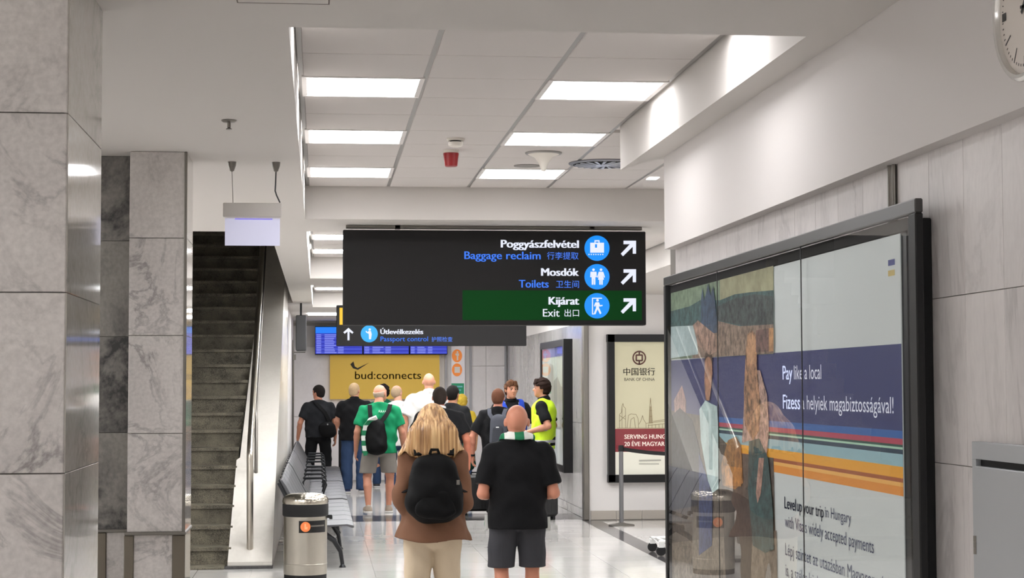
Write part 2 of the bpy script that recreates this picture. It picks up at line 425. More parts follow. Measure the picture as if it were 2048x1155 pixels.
# left side
struct('wall_left', MB().box(-4.4, -4.2, -5.3, 28, 0, 7), WHITE)
wl = struct('wall_left_far', MB().box(-.72, -.5, 27.05, 34.9, 0, Z1+.05), WHITE)
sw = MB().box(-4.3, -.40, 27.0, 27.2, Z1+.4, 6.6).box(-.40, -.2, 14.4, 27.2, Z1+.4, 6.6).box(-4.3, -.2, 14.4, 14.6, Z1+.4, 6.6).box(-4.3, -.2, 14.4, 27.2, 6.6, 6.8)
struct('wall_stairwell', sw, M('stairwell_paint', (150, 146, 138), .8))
# rear wall
rw = struct('wall_rear', MB().box(-.75, 3.9, 34.72, 35, 0, Z1+.1), WHITE)
MWt = MATS['marble_white']
zr = [0.02, 1.24, 2.58]
xs = [-.5, .22, 1.0, 1.75, 2.33]
for a, b in zip(xs[:-1], xs[1:]):
    for z0, z1 in zip(zr[:-1], zr[1:]):
        slab('marble_panel', MWt, rw, a+.003, b-.003, 34.70, 34.722, z0+.003, z1-.003)
for a, b in ((2.90, 3.2), (3.2, 3.62)):
    for z0, z1 in ((.02, 1.24), (1.24, 2.2), (2.2, 2.95)):
        slab('marble_panel', MWt, rw, a+.003, b-.003, 34.70, 34.722, z0+.003, z1-.003)
slab('band', M('taupe_band', (168, 163, 156), .7), rw, -.5, 2.9, 34.69, 34.722, 2.98, 3.04, .001)
g2 = M('panel_frame', (168, 166, 170), .5, .3)
for x in (2.42, 2.90, 3.58):
    slab('panel_frame', g2, rw, x-.02, x+.02, 34.66, 34.722, 0, 2.98, .004)
slab('column_face', M('taupe_column', (128, 122, 114), .7), rw, 3.85-.0, 3.86, 34.6, 34.7, 0, .1, .001)
tc = thing('column', 'dark taupe square column beside the white header at the far end', 'column', (3.5, 33.9, 0))
MB().box(3.93-.0-.06-.02, 3.93+.12-.02-.02, 33.6, 33.8, 0, 2.6).build('shaft', M('taupe_column', (128, 122, 114), .7), tc)

# marble pillars --------------------------------------------------------------------------------
def pillar(label, x0, x1, y0, y1, front, side, joints, core=True):
    t = thing('marble_pillar', label, 'pillar', ((x0+x1)/2, (y0+y1)/2, 0), 'marble clad pillars')
    MB().box(x0+.012, x1-.012, y0+.012, y1-.012, 0, Z1+.02).build('core', GROUT, t)
    js = [j for j in joints]
    for z0, z1 in zip(js[:-1], js[1:]):
        nx = max(1, round((x1-x0)/.8)); w = (x1-x0-.004)/nx
        for i in range(nx):
            slab('front_slab', front, t, x0+.002+i*w+.001, x0+.002+(i+1)*w-.001, y0, y0+.0125, z0+.0015, z1-.0015, .002)
        slab('side_slab', side, t, x1-.0125, x1, y0+.014, y1-.002, z0+.001, z1-.001, .001)
    return t
p1 = pillar('large grey veined marble pillar filling the left edge of the picture', -1.75, -.72, 5.24, 6.04, MATS['marble_pillar'], MATS['marble_gloss'], JO+[Z1])
pt = thing('marble_pillar', 'pale marble pillar with a darker recessed side between the big pillar and the stairs', 'pillar', (-.9, 9.9, 0), 'marble clad pillars')
MB().box(-.985, -.715, 9.65, 10.08, 0, Z1+.02).box(-1.4, -.97, 9.86, 10.08, 0, Z1+.02).build('core', GROUT, pt)
for z0, z1 in zip(JO[2:], JO[3:]+[Z1]):
    slab('front_slab', MATS['marble_pillar'], pt, -1.0, -.704, 9.636, 9.65, z0+.0015, z1-.0015, .002)
    slab('side_slab', MATS['marble_gloss'], pt, -.716, -.702, 9.652, 10.09, z0+.001, z1-.001, .001)
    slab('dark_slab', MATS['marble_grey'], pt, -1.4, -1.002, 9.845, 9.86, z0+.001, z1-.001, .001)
slab('edge_trim', STEELD, pt, -.716, -.700, 9.63, 9.648, 1.06, Z1, .003)
slab('ledge_trim', STEELD, pt, -1.012, -.695, 9.618, 10.09, 1.045, 1.062, .003)
slab('ledge_trim', STEELD, pt, -1.4, -1.0, 9.835, 9.86, 1.045, 1.062, .003)
for x0, x1 in ((-1.015, -.965), (-.765, -.70)):
    slab('lower_post', M('taupe_metal', (112, 104, 92), .4, .5), pt, x0, x1, 9.632, 9.66, 0, 1.045, .004)
slab('lower_post', M('taupe_metal', (112, 104, 92), .4, .5), pt, -1.18, -1.13, 9.84, 9.87, 0, 1.045, .004)
slab('lower_slab', MATS['marble_pillar'], pt, -.965, -.765, 9.64, 9.652, .0, 1.045, .002)
slab('lower_slab', MATS['marble_pillar'], pt, -1.13, -1.015, 9.85, 9.862, .0, 1.045, .002)
slab('side_slab', MATS['marble_gloss'], pt, -.716, -.704, 9.67, 10.09, 0, 1.044, .001)

# staircase -------------------------------------------------------------------------------------
st = thing('staircase', 'stone staircase climbing away through the ceiling opening behind the marble pillars', 'staircase', (-1.6, 18.6, 0))
R_, G_, Y0s = .19, .355, 18.62
GS = MATS['granite_step']
_l = [(-.917, 18.4), (-.93, 20.2), (-.77, 25.5), (-.73, 27.0)]
def left_edge(y):
    for (x0, y0), (x1, y1) in zip(_l[:-1], _l[1:]):
        if y <= y1: return x0+(x1-x0)*(max(y, y0)-y0)/(y1-y0)
    return _l[-1][0]
for k in range(23):
    y = Y0s+k*G_; z = (k+1)*R_
    mb = MB().box(-2.8, left_edge(y)+.03, y+.02, y+G_+.04, z-R_, z-.035).box(-2.8, left_edge(y)+.03, y-.012, y+G_+.02, z-.035, z)
    mb.build('step', GS, st)
SL = R_/G_
def incl(px, py, off=0.0):
    # point of the sloping parapet top seen at a pixel
    d = CF + CR*((px-W_/2)/F) + CU*((H_/2-py)/F)
    # CAMZ + t dz = SL*(t dy - 18.4) + off
    t = (-SL*18.4+off-CAMZ)/(d.z-SL*d.y)
    return CPOS+d*t
P = [incl(455, 1136), incl(473, 930), incl(480, 925), incl(530, 492)]
pts = [(p.x, p.y) for p in P]; pts[0] = (pts[0][0], 18.4)
e = (P[3].x-.012*8, 27.0)
dx = (P[3].x-P[2].x)/(P[3].y-P[2].y)
pts[3] = (P[2].x+dx*(27-P[2].y), 27.0)
top = [Vector((x, y, (SL*(y-18.4)+.06))) for x, y in pts]
rt = [Vector((-.47, y, max(.02, SL*(y-18.4)+.06))) for x, y in reversed(pts)]
mbp = MB()
n = 4
for i in range(3):
    a, b = top[i], top[i+1]; c, d = Vector((-.47, b.y, b.z)), Vector((-.47, a.y, a.z))
    vs = [a, b, c, d]; lo = [Vector((v.x, v.y, min(0 if True else 0, v.z))) for v in vs]
    mbp.add([*lo, *vs], [(3, 2, 1, 0), (4, 5, 6, 7), (0, 1, 5, 4), (1, 2, 6, 5), (2, 3, 7, 6), (3, 0, 4, 7)])
mbp.build('parapet', MATS['parapet_stone'], st)
slab('base_kerb', MATS['floor_granite'], st, -.94, -.46, 18.3, 18.398, 0, .03, .004)
slab('base_step', GS, st, -2.8, -.94, 18.28, 18.62, 0, .02, .004)
# hand rail
hr = thing('handrail', 'brushed steel handrail with a tall end post on the stair parapet', 'handrail', (-.72, 18.6, 0))
hb = at(500, 1128, Y=18.62); ht = at(500, 900, Y=18.62); hu = at(525, 490, Y=23.2)
dirv = (hu-ht); hf = ht+dirv*1.35
MB().tube([(hb.x, hb.y, .1), (ht.x, ht.y, ht.z-.06), (ht.x, ht.y+.01, ht.z-.015), (ht.x, ht.y+.04, ht.z+.01)]+[tuple(ht+dirv*t+Vector((0, 0, .0))) for t in (.03, .2, .4, .6, .8, 1, 1.35)], .0335, 16).build('rail', STEEL, hr, True)
MB().lathe([(.06, 0), (.06, .012), (.04, .02)], (hb.x, hb.y, .125), 20).build('post_foot', STEEL, hr, True)
pf = incl(512, 955)
MB().tube([(pf.x, pf.y, pf.z-.02), (pf.x, pf.y, pf.z+.62), (pf.x-.01, pf.y+.06, pf.z+.70)]+[(pf.x-.01+dirv.x/dirv.y*d_, pf.y+.06+d_, pf.z+.70+dirv.z/dirv.y*d_) for d_ in (.5, 1.5, 3, 4.5)], .02, 10).lathe([(.05, 0), (.05, .012), (.02, .02)], (pf.x, pf.y, pf.z), 14).build('inner_rail', STEELD, hr, True)
# ================================================================ SIGNS, SCREENS, LIGHT BOXES
def P3(px, py, Y): return at(px, py, Y=Y)
def rectY(x0, y0, x1, y1, Y):
    a, b = at(x0, y0, Y=Y), at(x1, y1, Y=Y); return [(a.x, Y, a.z), (b.x, Y, a.z), (b.x, Y, b.z), (a.x, Y, b.z)]
def boxY(x0, y0, x1, y1, Y, depth):
    a, b = at(x0, y0, Y=Y), at(x1, y1, Y=Y); return MB().box(a.x, b.x, Y, Y+depth, b.z, a.z)
def textY(name, body, mat, parent, x0, x1, yb, Y, cap, bold=0):
    a, b = at(x0, yb, Y=Y), at(x1, yb, Y=Y)
    return text(name, body, mat, parent, (a.x, Y, a.z), (1, 0, 0), (0, 0, 1), b.x-a.x, cap*Y/F if cap else None, bold)
SW = EM('sign_white', (236, 240, 255), 1.0); SB = EM('sign_blue_text', (70, 130, 255), 1.0)
SD = EM('sign_blue_disc', (0, 146, 255), 1.0); SG = M('sign_green', (8, 56, 20), .6, spec=.1, emit=(8, 56, 20), es=.3)
def icon(t, name, polys, Y, mat=SW):
    flat(name, [[at(x, y, Y=Y) for x, y in p] for p in polys], mat, t, (0, -.0015, 0))
def pcirc(cx, cy, r, n=20): return [(cx+r*math.cos(2*math.pi*k/n), cy+r*math.sin(2*math.pi*k/n)) for k in range(n)]
Y1 = 13.9
s1 = thing('hanging_sign', 'large dark sign hung from the cross beam, white and blue lettering with three blue discs', 'sign', (1.36, Y1, 2.3))
boxY(686, 459, 1292.5, 650, Y1, .13).bevel(.006).build('sign_box', SIGN, s1)
boxY(925, 580, 1284, 640, Y1-.002, .003).build('green_panel', SG, s1)
for x in (795, 1183):
    a = at(x, 458, Y=Y1+.06)
    MB().box(a.x-.02, a.x+.02, Y1+.03, Y1+.09, a.z-.0, Z1).build('hanger', BLACK, s1)
slab('hanging_rail', STEELD, s1, .2, 2.52, Y1+.03, Y1+.09, 3.04, 3.064, .002)
Yt = Y1-.003
for body, x0, x1, yb, m, b in (('Poggyászfelvétel', 1002.5, 1157, 494.5, SW, .045), ('Baggage reclaim', 929, 1081, 517.5, SB, .02), ('行李提取', 1094, 1157, 517, SB, 0),
                               ('Mosdók', 1083, 1157, 551, SW, .045), ('Toilets', 1038, 1097, 574.5, SB, .02), ('卫生间', 1112, 1158, 574, SB, 0),
                               ('Kijárat', 1098, 1157.5, 608.5, SW, .045), ('Exit', 1086, 1119, 632.5, SW, .01), ('出口', 1129, 1158, 631.5, SW, 0)):
    textY('lettering', body, m, s1, x0, x1, yb, Yt, None if ord(body[0]) > 9000 else 15.3, b)
for dy in (0, 57, 115):
    c = at(1194, 496+dy, Y=Yt)
    flat('disc', [disc_pts((c.x, Yt, c.z), 25.7*Y1/F, (1, 0, 0), (0, 0, 1), 40)], SD, s1)
    icon(s1, 'arrow', [[(x, y+dy) for x, y in [(1247, 481), (1272, 481), (1272, 507), (1265.5, 507), (1265.5, 493), (1246, 512), (1241.5, 507), (1259.5, 488), (1247, 488)]]], Yt)
Yi = Yt-.003
icon(s1, 'suitcase_symbol', [[(1180.5, 485), (1208, 485), (1208, 505), (1180.5, 505)], [(1189, 480), (1199, 480), (1199, 482.5), (1189, 482.5)], [(1189, 480), (1191, 480), (1191, 486), (1189, 486)], [(1197, 480), (1199, 480), (1199, 486), (1197, 486)]]
     + [pcirc(1178+4.6*k, 508.5, 1.3, 8) for k in range(7)], Yi)
icon(s1, 'luggage_tag_symbol', [[(1190, 488), (1194, 488), (1194, 495), (1190, 495)]], Yi-.002, SD)
def man(cx, cy, s=1):
    return [pcirc(cx, cy-14*s, 2.6*s), [(cx-6*s, cy-10*s), (cx+6*s, cy-10*s), (cx+6.5*s, cy+1*s), (cx+4.2*s, cy+1*s), (cx+3.8*s, cy-6*s), (cx+3.6*s, cy+16*s), (cx+.6*s, cy+16*s), (cx+.3*s, cy+4*s), (cx-.3*s, cy+4*s), (cx-.6*s, cy+16*s), (cx-3.6*s, cy+16*s), (cx-3.8*s, cy-6*s), (cx-4.2*s, cy+1*s), (cx-6.5*s, cy+1*s)]]
icon(s1, 'man_symbol', man(1187, 553), Yi)
cx, cy = 1202, 553
icon(s1, 'woman_symbol', [pcirc(cx, cy-14, 2.6), [(cx-4.5, cy-10), (cx+4.5, cy-10), (cx+8, cy+1), (cx+6, cy+2), (cx+3.5, cy-5), (cx+6, cy+6), (cx+3.6, cy+6), (cx+3.4, cy+16), (cx+.6, cy+16), (cx+.4, cy+6), (cx-.4, cy+6), (cx-.6, cy+16), (cx-3.4, cy+16), (cx-3.6, cy+6), (cx-6, cy+6), (cx-3.5, cy-5), (cx-6, cy+2), (cx-8, cy+1)]], Yi)
icon(s1, 'exit_symbol', [[(1184, 595), (1204, 595), (1204, 597), (1186, 597), (1186, 627), (1184, 627)], [(1184, 627), (1190, 626), (1190, 628), (1184, 628.5)], pcirc(1195, 600, 2.7),
     [(1191, 604), (1198, 604), (1200, 610), (1205, 609), (1205, 611.5), (1199, 612.5), (1198, 610), (1198, 615), (1203, 626), (1200, 628), (1195, 618), (1191, 628), (1187.5, 627), (1192, 615), (1192, 609), (1190, 613), (1188, 611)]], Yi)
# second sign further down the corridor
Y2 = 21.6
s2 = thing('hanging_sign', 'lower dark sign behind the large one, white up arrow and one pale blue disc', 'sign', (1.2, Y2, 2.3))
boxY(673, 610, 1053, 691, Y2, .13).bevel(.006).build('sign_box', SIGN, s2)
for x in (720, 1000):
    a = at(x, 612, Y=Y2+.06); MB().box(a.x-.02, a.x+.02, Y2+.03, Y2+.09, a.z, Z1).build('hanger', BLACK, s2)
boxY(679, 615, 800, 649, Y2-.003, .003).build('yellow_panel', EM('sign_yellow', (255, 200, 20), 1.0), s2)
Yt = Y2-.004
icon(s2, 'arrow', [[(697, 655), (707, 664), (704.5, 667), (699, 662.5), (699, 680), (695, 680), (695, 662.5), (689.5, 667), (686.5, 664)]], Yt)
c = at(738.5, 667, Y=Yt)
flat('disc', [disc_pts((c.x, Yt, c.z), 17*Y2/F, (1, 0, 0), (0, 0, 1), 32)], EM('sign_cyan_disc', (20, 175, 250), 1.0), s2)
icon(s2, 'officer_symbol', [pcirc(739.5, 658.5, 2.4), [(737, 661.5), (742, 661.5), (743.5, 668), (742, 678), (738, 678), (737.5, 667), (733, 665), (731, 661.5), (733, 661), (735, 664)]], Yt-.003)
textY('lettering', 'Útlevélkezelés', SW, s2, 761, 846, 667.5, Yt, 9.5, .04)
textY('lettering', 'Passport control', SB, s2, 761, 856, 682, Yt, 9.5, .006)
textY('lettering', '护照检查', SB, s2, 863, 905, 682, Yt, None)
# blank hanging exit sign by the stairs
Ye = 10.05
s3 = thing('hanging_lamp_sign', 'blank white hanging sign with a grey casing on two cords near the stairs', 'sign', tuple(at(505, 440, Y=Ye)))
boxY(446, 405, 563, 434, Ye-.03, .07).bevel(.004).build('casing', M('sign_casing', (200, 195, 190), .5, .2), s3)
boxY(450, 436, 559.5, 491, Ye-.002, .008).build('blank_panel', PR('blank_panel', (205, 205, 228), .38), s3)
slab('lamp_strip', EM('violet_strip', (150, 140, 240), .9), s3, at(470, 436, Y=Ye).x, at(545, 436, Y=Ye).x, Ye-.006, Ye-.003, at(500, 439, Y=Ye).z, at(500, 436.5, Y=Ye).z, .0005)
for x, xb in ((464, 466), (552, 560)):
    a = at(x, 330, Y=Ye); b = at(xb, 405, Y=Ye)
    MB().lathe([(.004, -.055), (.012, -.05), (.022, -.02), (.024, 0)], (a.x, Ye, Z1), 16).build('cord_cup', STEELD, s3, True)
    m1 = Vector((a.x, Ye, Z1-.05)); m2 = Vector((b.x, Ye, b.z))
    if x == 464: MB().tube([m1, m2], .0022, 6).build('cord', STEELD, s3)
    else: MB().tube([m1, m1+Vector((-.002, 0, -.07)), m1+Vector((-.004, 0, -.11)), m1+Vector((.004, 0, -.135)), m2], .004, 8).build('cord', CHAR, s3, True)

# flight information screens -------------------------------------------------------------------
Yf = 34.42
BLU = EM('screen_blue', (46, 56, 190), .95); HDR = EM('screen_header', (36, 130, 250), 1.0); RT = EM('screen_text', (150, 160, 255), .9); RD = EM('screen_row', (70, 84, 215), .9)
for i, (x0, x1) in enumerate(((630, 725.5), (726.5, 818.5), (819.5, 895))):
    lab = ('left flight information screen with blue rows, beside the lower dark sign', 'middle flight information screen, mostly behind the lower dark sign', 'right flight information screen with blue rows, above the yellow banner end')[i]
    t = thing('flight_screen', lab, 'screen', tuple(at((x0+x1)/2, 708, Y=Yf)), 'flight information screens')
    boxY(x0, 652, x1, 708.5, Yf, .27 if i < 2 else .235).build('casing', BLACKM, t)
    boxY(x0+1, 653.5, x1-1, 707, Yf-.004, .004).build('display', BLU, t)
    boxY(x0+1, 653.5, x1-1, 666, Yf-.006, .002).build('header', HDR, t)
    rows = MB(); tx = MB(); rr = random.Random(i)
    for k in range(11):
        y = 667.5+k*3.55
        if k % 2 == 0:
            a, b = at(x0+1.5, y, Y=Yf), at(x1-1.5, y+3.3, Y=Yf); rows.box(a.x, b.x, Yf-.0055, Yf-.004, b.z, a.z)
        for (u, w) in ((.03, .10), (.20, .16+rr.random()*.1), (.48, .12)):
            a, b = at(x0+(x1-x0)*u, y+.8, Y=Yf), at(x0+(x1-x0)*(u+w), y+2.5, Y=Yf); tx.box(a.x, b.x, Yf-.0075, Yf-.0055, b.z, a.z)
    tag(rows.build('row_band', RD, t), kind='stuff'); tag(tx.build('row_text', RT, t), kind='stuff')
# yellow banner
Yb = 34.60
t = thing('banner', 'yellow wall banner with a small dark bird mark under the flight screens', 'banner', tuple(at(770, 797, Y=Yb)))
boxY(660, 709.5, 879, 797, Yb, .06).build('board', PR('banner_yellow', (206, 168, 66), .22), t)
DB = M('banner_ink', (84, 66, 30), .6)
textY('lettering', 'bud:connects', DB, t, 710, 842, 757.5, Yb-.004, 15, -.004)
textY('small_lettering', 'living connections', M('banner_ink_pale', (170, 138, 60), .6), t, 712, 836, 764, Yb-.004, 3.0) if False else None
icon(t, 'bird_mark', [[(700.5, 728), (707, 722), (709.5, 732), (715, 735.5), (738.5, 724.5), (716, 739), (706, 736)]], Yb-.004, M('bird_ink', (40, 32, 18), .6))
# slim wayfinding strip
t = thing('wayfinding_strip', 'slim white wall sign with two orange discs and a green panel', 'sign', tuple(at(916, 850, Y=34.6)))
boxY(902.5, 690, 930, 950, 34.6, .06).build('board', M('strip_white', (225, 220, 222), .5, emit=(225, 220, 222), es=.12), t)
OR = PR('orange_disc', (222, 128, 52), .35)
for cyy in (711, 739):
    flat('disc', [[at(914+10.2*math.cos(a), cyy+13*math.sin(a), Y=34.594) for a in [2*math.pi*k/28 for k in range(28)]]], OR, t)
icon(t, 'person_symbol', [pcirc(915, 703.5, 1.8), [(912, 706), (918, 706), (918, 711), (916.5, 711), (916.5, 720), (913.5, 720), (913.5, 711), (910, 709)]], 34.59, M('strip_print', (235, 225, 215), .5))
icon(t, 'bag_symbol', [[(909, 733), (920, 733), (920, 745), (909, 745)]], 34.59, M('strip_print', (235, 225, 215), .5))
boxY(903, 766, 928, 787, 34.594, .004).build('green_panel', PR('strip_green', (30, 130, 90), .3), t)
icon(t, 'small_symbols', [[(907, 770), (910, 770), (910, 784), (907, 784)], [(914, 771), (925, 771), (925, 774), (914, 774)], [(914, 778), (922, 778), (922, 781), (914, 781)]], 34.59, M('strip_pale', (120, 190, 200), .5))

# big light box on the right wall ----------------------------------------------------------------
XG, XP = 1.842, 1.866
def px_(px, py, X=XP): return at(px, py, X=X)
nearY = at(1838, 700, X=XG).y; farY = at(1330, 700, X=XG).y; topZ = (at(1330, 548, X=XG).z+at(1838, 405, X=XG).z)/2; botZ = .50
lb = thing('advertising_light_box', 'huge black-framed backlit advert with navy band on the right marble wall', 'light box', (1.9, (nearY+farY)/2, botZ))
FW = .045
mb = MB().box(XG-.006, 1.862, nearY, farY, topZ-FW, topZ); mb.bevel(.004).build('frame_top', M('frame_black_lit', (58, 57, 56), .35), lb)  # top bar greyer than the black frame: light from above, put into the colour
MB().box(XG-.006, 1.862, nearY, farY, botZ, botZ+FW).bevel(.004).build('frame_bottom', BLACK, lb)
MB().box(XG-.006, 1.862, nearY, nearY+.07, botZ+FW, topZ-FW).bevel(.004).build('frame_stile', BLACK, lb)
MB().box(XG-.006, 1.90, farY-.05, farY, botZ+FW, topZ-FW).bevel(.004).build('frame_stile', BLACK, lb)
yR = at(1867, 700, X=1.93).y
MB().box(1.885, 1.93, yR, farY, botZ+.03, topZ-.05).box(1.862, 1.885, yR, yR+.04, botZ+.03, topZ-.05).box(1.862, 1.885, yR+.04, farY, topZ-.09, topZ-.05).bevel(.004).build('rear_casing', BLACKM, lb)
slab('mask_board', M('mask_black', (22, 22, 26), .35), lb, XP+.006, XP+.016, yR+.02, farY-.045, botZ+FW, topZ-FW, .001)
pT = (px_(1340, 584).z+px_(1800, 470.6).z)/2; pB = botZ+.12; pN = px_(1803, 700).y; pFy = px_(1341, 700).y
def pband(name, z0, z1, mat, y0=None, y1=None, lift=.0, th=.0008):
    slab(name, mat, lb, XP-lift-th, XP-lift, y0 if y0 is not None else pN, y1 if y1 is not None else pFy, z0, z1, .0001)
slab('poster_sheet', PR('poster_white', (196, 202, 200), .26), lb, XP, XP+.004, pN, pFy, pB, pT, .0005)
zz = lambda y: at(1805, y, X=XP).z
nav0 = px_(1548, 706).z
pband('navy_band', zz(861), (nav0+zz(686))/2, PR('p_navy', (52, 58, 104), .26), lift=.0004)
for i, (a, b, c) in enumerate(((861, 877, (48, 96, 160)), (877, 889, (170, 62, 84)), (889, 894, (40, 82, 70)), (894, 898.5, (168, 206, 180)), (898.5, 908, (36, 58, 78)),
                               (908, 933, (140, 176, 184)), (933, 956, (222, 158, 46)), (956, 964.5, (158, 84, 44)), (964.5, 973, (226, 172, 88)), (973, 991.5, (216, 138, 48)))):
    pband('colour_stripe', zz(b), zz(a), PR(f'p_stripe{i}', c, .26), lift=.0004)
def ppoly(name, pts, col, lift, tex=0.0):
    k_ = tex*1.0; lo_ = tuple(int(c*(1-k_*.8)) for c in col); hi_ = tuple(min(235, int(c*(1+k_*.7)+6)) for c in col)
    m = photo('pp_'+name, lo_, hi_, 9 if tex < .12 else 26)
    mb = MB().prism([at(x, y, X=XP-lift) for x, y in pts], (-.0006, 0, 0))
    return mb.build(name, m, lb)
L0 = 1342
ppoly('photo_sky', [(L0, 583), (1547, 531), (1547, 707), (L0, 718)], (118, 136, 112), .002, .15)
ppoly('photo_sky_glow', [(1440, 558), (1547, 531), (1547, 590), (1440, 606)], (150, 148, 116), .003, .1)
ppoly('photo_hill', [(L0, 622), (1380, 612), (1400, 600), (1440, 600), (1470, 588), (1500, 584), (1547, 580), (1547, 655), (L0, 660)], (60, 86, 84), .004, .35)
ppoly('photo_trees', [(1436, 612), (1470, 596), (1510, 588), (1547, 592), (1547, 650), (1490, 652), (1436, 640)], (56, 64, 62), .0055, .5)
ppoly('photo_houses', [(1385, 652), (1430, 640), (1480, 652), (1547, 648), (1547, 706), (1385, 716)], (124, 106, 92), .0065, .4)
ppoly('photo_facade', [(1512, 660), (1538, 656), (1538, 702), (1512, 704)], (96, 72, 66), .008, .5)
ppoly('photo_facade_edge', [(1538, 656), (1547, 655), (1547, 702), (1538, 702)], (176, 132, 88), .008, .2)
ppoly('photo_spire', [(1402, 640), (1402, 600), (1405, 575), (1408, 600), (1412, 588), (1416, 566), (1421, 590), (1426, 572), (1430, 600), (1434, 640), (1434, 665), (1402, 668)], (52, 70, 92), .008, .25)
ppoly('photo_pale_sky', [(L0, 653), (1392, 650), (1396, 708), (L0, 716)], (164, 182, 182), .007, .1)
ppoly('photo_blossom', [(1386, 650), (1396, 640), (1410, 652), (1430, 668), (1436, 700), (1420, 710), (1396, 690)], (138, 112, 98), .009, .5)
ppoly('photo_pavement_reflection', [(L0, 820), (1400, 830), (1470, 905), (1547, 915), (1553, 1180), (L0, 1180)], (78, 68, 58), .002, .3)  # dark brown paints printed paving together with reflections in the glass
ppoly('photo_floor', [(L0, 1085), (1553, 1060), (1556, 1230), (L0, 1230)], (112, 100, 86), .0035, .3)
# man with raised arm and white shirt, woman with long hair and bag: printed figures
ppoly('printed_arm', [(1348, 800), (1364, 770), (1372, 800), (1372, 850), (1352, 860)], (150, 118, 112), .003, .3)
ppoly('printed_crowd', [(1344, 830), (1360, 815), (1385, 840), (1400, 900), (1395, 1010), (1344, 1020)], (44, 44, 52), .0045, .3)
ppoly('printed_man_head', [(1410, 712), (1417, 703), (1423, 712), (1425, 745), (1422, 775), (1419, 800), (1412, 800), (1409, 765)], (160, 118, 92), .006, .25)
ppoly('printed_man_hair', [(1409, 722), (1411, 706), (1418, 699), (1424, 708), (1425, 728), (1420, 712), (1414, 713)], (70, 52, 42), .008, .2)
ppoly('printed_shirt', [(1399, 818), (1411, 800), (1421, 806), (1434, 812), (1437, 860), (1439, 975), (1425, 985), (1416, 960), (1402, 880)], (176, 198, 196), .007, .08)
ppoly('printed_jeans', [(1398, 905), (1416, 960), (1425, 985), (1424, 1090), (1398, 1110)], (52, 62, 100), .0055, .3)
ppoly('printed_bag', [(1456, 880), (1472, 872), (1482, 890), (1486, 965), (1470, 978), (1446, 970), (1442, 930)], (140, 98, 52), .005, .3)
ppoly('printed_bag_flap', [(1449, 930), (1484, 935), (1482, 972), (1452, 970)], (176, 118, 50), .0065, .2)
ppoly('printed_coat', [(1490, 775), (1500, 740), (1520, 740), (1534, 790), (1538, 860), (1532, 925), (1520, 915), (1500, 880), (1484, 885)], (156, 128, 116), .006, .45)
ppoly('printed_face', [(1495, 672), (1503, 664), (1510, 674), (1511, 705), (1508, 728), (1498, 726), (1494, 700)], (178, 136, 100), .008, .2)
ppoly('printed_hair', [(1492, 700), (1495, 668), (1504, 660), (1513, 672), (1514, 740), (1520, 800), (1518, 860), (1506, 880), (1490, 850), (1488, 780)], (140, 104, 76), .0075, .5)
ppoly('printed_skirt', [(1498, 882), (1518, 876), (1536, 915), (1545, 1010), (1548, 1098), (1530, 1105), (1506, 1090), (1496, 980)], (50, 74, 72), .0075, .3)
ppoly('printed_forearm', [(1518, 915), (1528, 915), (1522, 985), (1515, 1006), (1512, 985)], (160, 122, 106), .009, .3)
ppoly('dark_print_reflection', [(1444, 980), (1475, 985), (1500, 1000), (1505, 1075), (1500, 1165), (1452, 1165)], (52, 42, 36), .0045, .3)  # dark shape: printed ground and mirrored dark things painted in one brown
def ptext(body, x0, x1, yb, cap, mat, bold=0):
    a = at(x0, yb, X=XP-.002); b = at(x1, yb, X=XP-.002)
    text('lettering', body, mat, lb, (XP-.002, a.y, a.z), (0, -1, 0), (0, 0, 1), a.y-b.y, cap*a.y/F, bold)
PW = PR('p_white_ink', (222, 226, 238), .4); PN = PR('p_navy_ink', (46, 54, 92), .12)
ptext('Pay', 1565.5, 1584.5, 758.5, 28, PW, .02); ptext('like a local', 1588, 1642.5, 758, 28, PW)
ptext('Fizess', 1566, 1600, 816.5, 28.5, PW, .02); ptext('a helyiek magabiztosságával!', 1603.5, 1787, 817.5, 28, PW)
ptext('Level', 1569, 1591.5, 1015.5, 23.5, PN, .025); ptext('up your trip', 1594, 1647, 1021, 23, PN, .02); ptext('in Hungary', 1650, 1702, 1033, 22, PN)
ptext('with Visa\'s widely accepted payments', 1569.7, 1747, 1052.5, 23.5, PN)
ptext('Lépj szintet az utazásban Magyarországon', 1570.5, 1790, 1108.5, 24, PN)
ptext('is, a széles körben', 1571, 1650, 1150, 24, PN)
for yy, c in ((525, (64, 70, 130)), (546, (196, 176, 110))):
    a, b = at(1777, yy-5, X=XP), at(1790, yy+4, X=XP); pband('corner_mark', b.z, a.z, PR('cm%d' % yy, c, .2), b.y, a.y, .001)
gs = [nearY+.07, at(1603, 700, X=XG).y, at(1435, 700, X=XG).y, farY-.05]
for a, b in zip(gs[:-1], gs[1:]):
    pane(lb, [(XG, b-.002, botZ+FW), (XG, a+.002, botZ+FW), (XG, a+.002, topZ-FW), (XG, b-.002, topZ-FW)])
for y in gs[1:3]: slab('pane_seam', CHAR, lb, XG-.0005, XG+.003, y-.0035, y+.0035, botZ+FW, topZ-FW, .0005)

